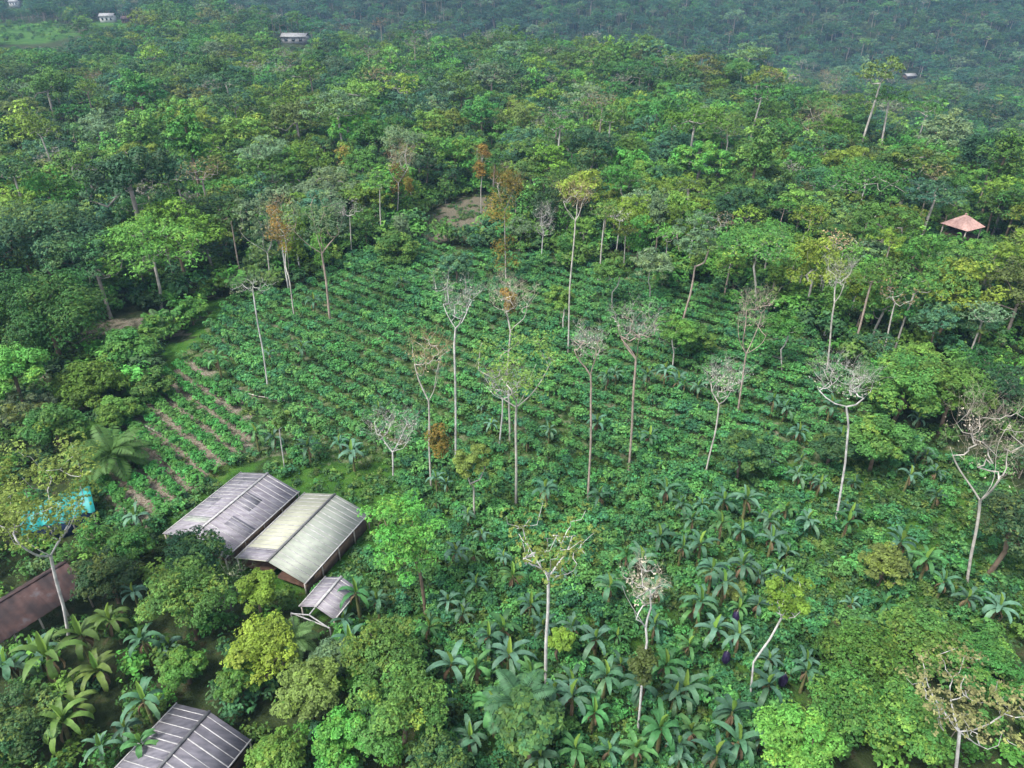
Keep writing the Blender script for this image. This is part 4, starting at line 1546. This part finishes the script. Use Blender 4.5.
TIDY = [mesh('foliage', *bush_mesh(40 + i, .85, .75, 300, .22)[:2], [M_CROP], *bush_mesh(40 + i, .85, .75, 300, .22)[2:]) for i in range(5)]
COFF = [mesh('foliage', *bush_mesh(60 + i, 1.15, 1.05, 330, .26, 8)[:2], [M_CROP], *bush_mesh(60 + i, 1.15, 1.05, 330, .26, 8)[2:]) for i in range(7)]
STEM = mesh('stem', *stem_mesh(1.1), [M_BARK])

YS0 = np.arange(0, 240, .1)


def rowcurve(X):
    # integral of the rows' slope: bends slightly from left to right
    x = X + 10
    return -(.80 * x - .00165 * x * x)


CROP_TIDY, CROP = [], []
rng = np.random.default_rng(77)
for Y0 in np.arange(-60, 240, 2.95):
    x = -75.0
    off = rng.uniform(0, 1)
    while x < 75:
        x += .56 * rng.uniform(.9, 1.1)
        X, Y = x, Y0 + rowcurve(x)
        if not 25 < Y < 175:
            continue
        if inside(PATCH, np.array([X]), np.array([Y]))[0]:
            if rng.random() < .06:
                continue
            CROP_TIDY.append((X + rng.normal(0, .08), Y + rng.normal(0, .08), rng.uniform(.9, 1.3)))
for Y0 in np.arange(-60, 260, 3.55):
    x = -78.0 + rng.uniform(0, 1)
    while x < 78:
        x += .64 * rng.uniform(.85, 1.2)
        X, Y = x, Y0 + rowcurve(x)
        if not 25 < Y < 175:
            continue
        ax1, ay1 = np.array([X]), np.array([Y])
        if not inside(FIELD, ax1, ay1)[0] or inside(PATCH, ax1, ay1)[0] or inside(YARD, ax1, ay1)[0] or inside(TRACK, ax1, ay1)[0]:
            continue
        mead = inside(MEADOW, ax1, ay1)[0]
        if rng.random() < (.62 if mead else .05):
            continue
        if inside(AIRZ, ax1, ay1)[0] and rng.random() < .35:
            continue
        j = .10 if Y > 68 else .4
        vig = .92 + .16 * math.sin(X * .19 + 1) * math.sin(Y * .16) + .10 * math.sin(X * .5 + Y * .37)
        if Y < 68 and vig < .78 and rng.random() < .45:
            continue
        CROP.append((X + rng.normal(0, j), Y + rng.normal(0, j), vig * rng.uniform(.66, 1.08) * (1.12 if Y > 68 else 1)))


fx, fy = np.meshgrid(np.arange(-40, 48, 1.9), np.arange(26, 72, 1.9))
fx = fx.ravel() + rng.uniform(-.8, .8, fx.size)
fy = fy.ravel() + rng.uniform(-.8, .8, fy.size)
ok_ = inside(FIELD, fx, fy) & ~inside(YARD, fx, fy) & ~inside(PATCH, fx, fy) & ~inside(TRACK, fx, fy)
ok_ &= ~(inside(MEADOW, fx, fy) & (rng.random(len(fx)) < .8)) & (rng.random(len(fx)) < np.where(fy < 58, .85, .3))
for x, y in zip(fx[ok_], fy[ok_]):
    CROP.append((x, y, rng.uniform(.45, .95)))


def not_built(x, y, pad=0):
    return not any(inside(b, np.array([x]), np.array([y]))[0] for b in BUILT)


CROP = [c for c in CROP if not_built(c[0], c[1]) and all((c[0] - o[0]) ** 2 + (c[1] - o[1]) ** 2 > (o[2] * (.35 if o[2] < 1 else .25)) ** 2 for o in OCC)]
CROP_TIDY = [c for c in CROP_TIDY if not_built(c[0], c[1])]
CP = np.array([(c[0], c[1], float(hgt(c[0], c[1])), c[2]) for c in CROP])
pp = proj(CP[:, :3] + np.array([0, 0, .8]))
vis = (pp[:, 0] > 2) & (pp[:, 0] < 1022) & (pp[:, 1] > 0) & (pp[:, 1] < 766)
score = np.where(vis, CP[:, 3] / pp[:, 2], 0)
order = np.argsort(-score)
single = set(order[:290].tolist())
items = []
CC = [('dark green', (.034, .138, .056)), ('mid-green', (.048, .180, .058)), ('fresh green', (.074, .220, .056))]
for i in sorted(single):
    X, Y, Z, s = CP[i]
    cn, cc = CC[int(rng.integers(0, 3))]
    root = link('crop_shrub', None, loc=(X, Y, Z))
    root.rotation_euler.z = rng.uniform(0, 6.28)
    root.scale = (s, s, s * rng.uniform(.85, 1.15))
    tag(root, None, 'crop shrub', 'crop shrubs planted between the bananas')
    link('foliage', COFF[int(rng.integers(len(COFF)))], cc, root)
    items.append((root, pp[i, 0], pp[i, 1], cn))
SHRUB_ITEMS = items
rest = [i for i in range(len(CP)) if i not in single]


def kind_of_leaf(color, crop=False):
    key = 'leaf_%s_%.3f_%.3f_%.3f' % ('crop' if crop else 'tree', *color)
    m = bpy.data.materials.get(key)
    if m is None:
        m = leaf_mat(key, fixed=color, flush=(.12, .24, .04), hue=.02, val=.25, trans=.25) if crop else leaf_mat(key, fixed=color)
    return m


def proto_obj(name, me, color, crop=False):
    me = me.copy()
    me.materials[len(me.materials) - 1] = kind_of_leaf(color, crop)
    return bpy.data.objects.new(name, me)


srcs = [proto_obj('row_shrub', COFF[i % len(COFF)], CC[(i * 2) % 3][1], True) for i in range(9)]
scatter('shrub_rows', 'long rows of dark green crop shrubs running across the whole sloping field', srcs, CP[rest][:, :3],
        rng.integers(0, 9, len(rest)), rng.uniform(0, 6.28, len(rest)), CP[rest][:, 3])

items = []
TIDYPX = []
for X, Y, s in CROP_TIDY:
    Z = float(hgt(X, Y))
    root = link('hedge_bush', None, loc=(X, Y, Z))
    root.rotation_euler.z = rng.uniform(0, 6.28)
    root.scale = (s, s, s)
    tag(root, None, 'bush', 'bright green bushes in tidy rows left of the field')
    link('foliage', TIDY[int(rng.integers(len(TIDY)))], (.050, .185, .038), root)
    q = proj((X, Y, Z + .7))[0]
    TIDYPX.append((root, q[0], q[1], round((Y - rowcurve(X) + 60) / 2.95)))
rows = {}
for t in TIDYPX:
    rows.setdefault(t[3], []).append(t)
rk = sorted(rows)
for n_, k in enumerate(rk):
    for i, t in enumerate(sorted(rows[k], key=lambda t: t[1])):
        t[0]['label'] = 'bright green bush, %s from upper end of the %s row from the short palm' % (('first' if i == 0 else ordn(i)), ('first' if n_ == 0 else ordn(n_)))

# ------------------------------------------------------------------ forest
frng = np.random.default_rng(2024)


def jgrid(x0, x1, y0, y1, sp):
    xs = np.arange(x0, x1, sp)
    ys = np.arange(y0, y1, sp * .87)
    X, Y = np.meshgrid(xs, ys)
    X = X + (np.arange(len(ys)) % 2)[:, None] * sp * .5
    X = X + frng.uniform(-.36, .36, X.shape) * sp
    Y = Y + frng.uniform(-.36, .36, Y.shape) * sp
    return X.ravel(), Y.ravel()


X1, Y1 = jgrid(-420, 420, 24, 440, 6.6)
X2, Y2 = jgrid(-900, 900, 440, 960, 8.2)
X = np.concatenate([X1, X2])
Y = np.concatenate([Y1, Y2])
keep = np.abs(X) < .80 * Y + 22
for z in (FIELD, CLEAR, TRACK, YARD, DARKTRACK, SOILL):
    keep &= ~inside(z, X, Y)
for z in (FARGRASS, FARGRASS2):
    keep &= ~(inside(z, X, Y) & (frng.random(len(X)) < .93))
for b in BUILT:
    keep &= ~inside(b, X, Y)
X, Y = X[keep], Y[keep]
ok = np.ones(len(X), bool)
for (ox, oy, orr) in OCC:
    ok &= (X - ox) ** 2 + (Y - oy) ** 2 > (orr + (1.8 if orr > 1 else .8)) ** 2
X, Y = X[ok], Y[ok]
Z = hgt(X, Y)
FP = np.stack([X, Y, Z], 1)
pf = proj(FP + np.array([0, 0, 9]))
inview = (pf[:, 0] > -15) & (pf[:, 0] < 1039) & (pf[:, 1] > -20) & (pf[:, 1] < 800)
# low trees near the camera and the sheds, tall ones in the forest
lowzone = (Y < 62)
forms = list(FORMS)
fw = np.array([.37, .20, .07, .14, .08, .045, .095])
form = frng.choice(len(forms), len(X), p=fw)
scale = np.clip(frng.lognormal(-.13, .24, len(X)), .55, 1.6) * np.where(lowzone, .42, np.where(Y < 85, .7, np.where(Y < 130, .95, 1.04)))
# the right slope and the field's upper edge carry somewhat smaller trees
edge = np.zeros(len(X), bool)
for dx, dy in ((6, 0), (-6, 0), (0, 7), (0, -7)):
    edge |= inside(FIELD, X + dx, Y + dy)
scale = np.where(edge, scale * .68, scale)
fpx = proj(FP)
low_left = (fpx[:, 0] > 25) & (fpx[:, 0] < 175) & (fpx[:, 1] > 610) & (fpx[:, 1] < 770)
scale = np.where(low_left, .1, scale)
# keep open the view of the pavilion and of the clearing
pv = gp(956, 245)
near_pav = (np.abs(X - pv[0] + (Y - pv[1]) * -.6) < 9) & (Y < pv[1] - 4) & (Y > pv[1] - 26)
scale = np.where(near_pav, .40, scale)
cc_ = gp(462, 216)
before = (np.abs(X - cc_[0] * Y / cc_[1]) < 10) & (Y < cc_[1]) & (Y > cc_[1] - 32)
scale = np.where(before, scale * .4, scale)
for hx, hy, hw, hl in ((109, 22, 15, 130), (128, 23, 10, 110), (296, 43, 13, 80), (909, 78, 10, 60), (16, 6, 8, 90), (30, 30, 26, 120)):
    q = gp(hx, hy)
    cor = (np.abs(X - q[0] * Y / q[1]) < hw) & (Y < q[1] - 3) & (Y > q[1] - hl)
    scale = np.where(cor, scale * .36, scale)
# nothing tall stands between the camera and the few roofs and clearings the photo shows
for bx0, bx1, by0, by1, anchor in ((940, 984, 212, 231, (956, 245)), (97, 120, 10, 25, (109, 22)), (122, 136, 15, 25, (128, 23)), (283, 312, 32, 46, (296, 43)), (432, 494, 203, 226, (462, 205)),
                                   (898, 920, 68, 80, (909, 78)), (10, 24, 0, 8, (16, 6)), (0, 75, 26, 46, (30, 30))):
    q = gp(*anchor)
    top = proj(FP + np.stack([0 * X, 0 * X, 14.5 * scale], 1))
    bot = proj(FP)
    rp = 5.2 * scale * F / bot[:, 2]
    hit = (Y < q[1] - 2) & (np.abs(bot[:, 0] - (bx0 + bx1) / 2) < (bx1 - bx0) / 2 + rp * .8) & (top[:, 1] < by1) & (bot[:, 1] > by0)
    room = (bot[:, 1] - by1) / np.maximum(bot[:, 1] - top[:, 1], 1)
    scale = np.where(hit, scale * np.clip(room, .05, 1), scale)
keep2 = scale > .16
X, Y, Z, FP, pf, inview, lowzone, form, scale, edge, fpx = (q[keep2] for q in (X, Y, Z, FP, pf, inview, lowzone, form, scale, edge, fpx))
# colours: patchy by place
CN = ['dark green', 'blue-green', 'mid-green', 'bright green', 'yellow-green', 'grey-green', 'olive', 'bare grey', 'brownish']
base_w = np.array([.16, .14, .28, .20, .11, .07, .04, 0, 0])
colr = np.zeros(len(X), int)
for i in range(len(X)):
    w = base_w.copy()
    px, py = fpx[i, 0], fpx[i, 1]
    if 130 < px < 330 and 60 < py < 190:
        w[4] += .25
        w[3] += .1
    if 780 < px < 960 and 60 < py < 210:
        w[4] += .12
        w[6] += .10
        w[3] += .15
    if 640 < px < 940 and 200 < py < 330:
        w[3] += .3
        w[2] += .15
    if px > 880 and py < 160:
        w[0] += .3
    if px < 100 and 150 < py < 300:
        w[0] += .3
    if lowzone[i] and px > 780:
        w[3] += .3
        w[4] += .3
    if Y[i] > 560:
        w = np.array([.34, .44, .12, .0, .0, .10, .0, 0, 0])  # far slope: distance haze put into the crowns as darker, bluer greens
    w /= w.sum()
    colr[i] = frng.choice(len(CN), p=w)
    if forms[form[i]] == 'half-bare':
        scale[i] *= .9
        colr[i] = 8 if frng.random() < (.6 if px > 760 else .3) else 7
# grey or brown half-bare crowns come in open forms only
depth = fpx[:, 2]
rxs = np.array([5.0, 5.8, 5.6, 3.2, 4.4, 3.9, 3.3])[form] * scale
sc_ = np.where(inview & (pf[:, 0] > 4) & (pf[:, 0] < 1020) & (pf[:, 1] > 6) & (pf[:, 1] < 762), rxs / depth, 0)
order = np.argsort(-sc_)
NSINGLE = 225
chosen = order[:NSINGLE]
items = []
for i in chosen:
    fm = forms[form[i]]
    v = int(frng.integers(len(PROTO[fm])))
    mt, mc, Ht, rx = PROTO[fm][v]
    cn = CN[colr[i]]
    low = scale[i] < .5
    root = link('broadleaf_tree' if fm != 'vine-draped' else 'vine_draped_tree', None, loc=tuple(FP[i]))
    root.rotation_euler.z = frng.uniform(0, 6.28)
    s = scale[i]
    root.scale = (s, s, s * frng.uniform(.88, 1.15))
    tag(root, None, 'tree', 'broadleaf trees of the forest')
    c = np.array(COLR[cn]) * frng.uniform(.85, 1.15)
    link('trunk', mt, BARK[FORMS[fm]['bark']], root)
    link('crown', mc, tuple(c * (.55 if fm == 'half-bare' else 1)), root)
    items.append((root, pf[i, 0], pf[i, 1], '%s %s %stree' % (cn, fm, 'low ' if low else '')))
LAND += [('upper left forest corner', 20, 90), ('yellow-tinted upper grove', 240, 120), ('ridge skyline middle', 560, 45), ('upper right valley', 980, 110),
         ('tidy rows', 190, 360), ('grassy meadow', 900, 540)]
place_labels(items, lambda look, o, rel, lm: '%s, %s %s the %s' % (look, o, rel, lm))
place_labels(AIRY_ITEMS, lambda look, o, rel, lm: '%s, %s %s the %s' % (look, o, rel, lm))
place_labels(SHRUB_ITEMS, lambda look, o, rel, lm: '%s crop shrub, %s %s the %s' % (look, o, rel, lm))
place_labels(BANANAS, lambda look, o, rel, lm: '%s banana plant, %s %s the %s' % (look, o, rel, lm))

rest = np.array(order[NSINGLE:])
# merged tree sources for the far forest
srcs, meta = [], []
for fi, fm in enumerate(forms):
    for v in range(2):
        Vt, Ft, V, Fq, T, Fl, Ht, rx = make_proto(fm, 500 + 31 * v + fi, 1.35, .42)
        Vj, Fj = joinVF([(Vt, Ft), (V, Fq)])
        for ci, cn in enumerate(CN):
            if v == 0:
                me = mesh('far_tree', Vj, Fj, [M_BARKFAR, M_LEAF], np.concatenate([np.ones(len(Ft)), T]), np.concatenate([np.zeros(len(Ft)), Fl]),
                          np.concatenate([np.zeros(len(Ft), int), np.ones(len(Fq), int)]))
                if ci == 0:
                    base_me = me
            o = proto_obj('far_tree_%02d' % len(srcs), base_me if v == 0 else None, tuple(np.array(COLR[cn]) * (.5 if ci > 6 else 1))) if v == 0 else None
            if v == 0:
                srcs.append(o)
                meta.append((fi, ci))
idx = {m: i for i, m in enumerate(meta)}
var = np.array([idx[(form[i], colr[i])] for i in rest])
scatter('forest', 'continuous mixed broadleaf forest covering the hills behind the field', srcs, FP[rest], var, frng.uniform(0, 6.28, len(rest)), scale[rest])

# undergrowth between the trees
UB = []
for i in range(5):
    V, Fq, T, Fl = bush_mesh(300 + i, 1.7, 1.5, 420, .34, 9, .1)
    me = mesh('undergrowth_bush', V, Fq, [M_LEAF], T, Fl)
    for cn in ('dark green', 'mid-green', 'bright green'):
        UB.append(proto_obj('undergrowth_bush_%02d' % len(UB), me, COLR[cn]))
Xu, Yu = jgrid(-190, 190, 22, 240, 3.0)
kp = (np.abs(Xu) < .80 * Yu + 15)
kp &= ~inside(FIELD, Xu, Yu) | (inside(AIRZ, Xu, Yu) & (frng.random(len(Xu)) < .5))
for z in (CLEAR, TRACK, YARD, DARKTRACK, SOILL):
    kp &= ~inside(z, Xu, Yu)
for b in BUILT:
    kp &= ~inside(b, Xu, Yu)
Xu, Yu = Xu[kp], Yu[kp]
for zz, nn_ in ((FARGRASS, 140), (FARGRASS2, 60)):
    lo_, hi_ = zz.min(0), zz.max(0)
    gx, gy = frng.uniform(lo_[0], hi_[0], nn_ * 2), frng.uniform(lo_[1], hi_[1], nn_ * 2)
    kk = inside(zz, gx, gy)
    for b in BUILT:
        kk &= ~inside(b, gx, gy)
    Xu, Yu = np.concatenate([Xu, gx[kk]]), np.concatenate([Yu, gy[kk]])
PU = np.stack([Xu, Yu, hgt(Xu, Yu) - .1], 1)
wv = frng.integers(0, len(UB), len(PU))
edge_u = np.zeros(len(PU), bool)
for dx, dy in ((5, 0), (-5, 0), (0, -6), (0, -10), (0, -15), (9, 0)):
    edge_u |= inside(FIELD, PU[:, 0] + dx, PU[:, 1] + dy) & (PU[:, 1] > 75)
scatter('undergrowth', 'dense leafy undergrowth filling the ground between the forest trees', UB, PU, wv, frng.uniform(0, 6.28, len(PU)), frng.uniform(.6, 1.25, len(PU)) * np.where(edge_u, 1.75, np.where(PU[:, 1] > 75, 1.25, .95)))

# weeds on the field's ground
WD = []
for i in range(5):
    V, Fq, T, Fl = bush_mesh(400 + i, .80, .26, 84, .24, 6, .10)
    me = mesh('weed_tuft', V, Fq, [M_LEAF], T, Fl)
    for c in ((.026, .085, .034), (.036, .115, .034), (.060, .120, .030)):
        WD.append(proto_obj('weed_tuft_%02d' % len(WD), me, c))
Xw, Yw = jgrid(-85, 90, 22, 180, .86)
kp = inside(FIELD, Xw, Yw) | inside(YARD, Xw, Yw)
pat = inside(PATCH, Xw, Yw)
kp &= ~(pat & (frng.random(len(Xw)) < .88))
kp &= frng.random(len(Xw)) < np.where(Yw > 66, .5, .9)
yd = inside(YARD, Xw, Yw) | inside(TRACK, Xw, Yw)
kp &= ~(yd & (frng.random(len(Xw)) < .45))
nz = np.sin(Xw * .31 + 1.3) * np.sin(Yw * .27) + .6 * np.sin(Xw * .11 + Yw * .17)
kp &= ~((nz > .75) & (frng.random(len(Xw)) < .7))
for b in BUILT:
    kp &= ~inside(b, Xw, Yw)
Xw, Yw = Xw[kp], Yw[kp]
lo_, hi_ = CLEAR.min(0), CLEAR.max(0)
gx, gy = frng.uniform(lo_[0], hi_[0], 900), frng.uniform(lo_[1], hi_[1], 900)
kk = inside(CLEAR, gx, gy) & (np.sin(gx * .5) * np.sin(gy * .4 + 1) + frng.normal(0, .5, 900) > .1)
Xw, Yw = np.concatenate([Xw, gx[kk]]), np.concatenate([Yw, gy[kk]])
PW = np.stack([Xw, Yw, hgt(Xw, Yw)], 1)
scatter('weeds', 'low green weeds and grass tufts covering the soil between crop rows', WD, PW, frng.integers(0, len(WD), len(PW)), frng.uniform(0, 6.28, len(PW)), frng.uniform(.5, 1.3, len(PW)) * np.where(PW[:, 1] > 66, .75, 1.0))

# ------------------------------------------------------------------ haze
m, nt, ns, L = newmat('haze')
pv_ = N(nt, 'ShaderNodeVolumePrincipled')
pv_.inputs['Color'].default_value = (.36, .64, 1.0, 1)
pv_.inputs['Density'].default_value = .00016
pv_.inputs['Anisotropy'].default_value = .1
o_ = N(nt, 'ShaderNodeOutputMaterial')
L.new(pv_.outputs[0], o_.inputs['Volume'])
V, Fq = quadbox(np.array([0, 690, 77.5]), np.array([1., 0, 0]), np.array([0, 1., 0]), UP, 3100, 1700, 265)
tag(link('haze', mesh('haze', V, Fq, [m])), 'thin bluish haze lying over the valley and hills', kind='stuff')

# ------------------------------------------------------------------ light
w = bpy.data.worlds.new('World')
S.world = w
w.use_nodes = True
nt = w.node_tree
bg = nt.nodes['Background']
sky = nt.nodes.new('ShaderNodeTexSky')
sky.sky_type = 'NISHITA'
sky.sun_disc = False
EL, AZ = R(58), R(-128)       # azimuth measured from the view direction, to the left is negative
sky.sun_elevation = EL
sky.sun_rotation = AZ
sky.air_density = 1.0
sky.dust_density = 2.5
hs_ = nt.nodes.new('ShaderNodeHueSaturation')
hs_.inputs['Saturation'].default_value = .45
nt.links.new(sky.outputs[0], hs_.inputs['Color'])
nt.links.new(hs_.outputs[0], bg.inputs['Color'])
bg.inputs['Strength'].default_value = .105
sun = bpy.data.lights.new('sun', 'SUN')
sun.energy = 1.5
sun.angle = R(11)
sun.color = (1, .97, .92)
so_ = bpy.data.objects.new('sun', sun)
COL.objects.link(so_)
d = Vector((math.sin(AZ) * math.cos(EL), math.cos(AZ) * math.cos(EL), math.sin(EL)))
so_.rotation_euler = d.to_track_quat('Z', 'Y').to_euler()
so_.location = (0, 0, 200)

S.view_settings.view_transform = 'Standard'
S.view_settings.look = 'None'
S.view_settings.exposure = 1.92
S.view_settings.gamma = 1
S.render.engine = 'CYCLES'
cy = S.cycles
cy.max_bounces = 4
cy.diffuse_bounces = 3
cy.glossy_bounces = 1
cy.transmission_bounces = 2
cy.volume_bounces = 0
cy.transparent_max_bounces = 4
cy.use_adaptive_sampling = True
cy.adaptive_threshold = .01
cy.use_denoising = True
cy.denoiser = 'OPENIMAGEDENOISE'
cy.denoising_prefilter = 'ACCURATE'
cy.denoising_input_passes = 'RGB_ALBEDO_NORMAL'
print('objects', len(bpy.data.objects), 'forest', len(rest), 'crop', len(CP), 'tidy', len(CROP_TIDY), 'bananas', len(BANANAS), 'under', len(PU), 'weeds', len(PW))
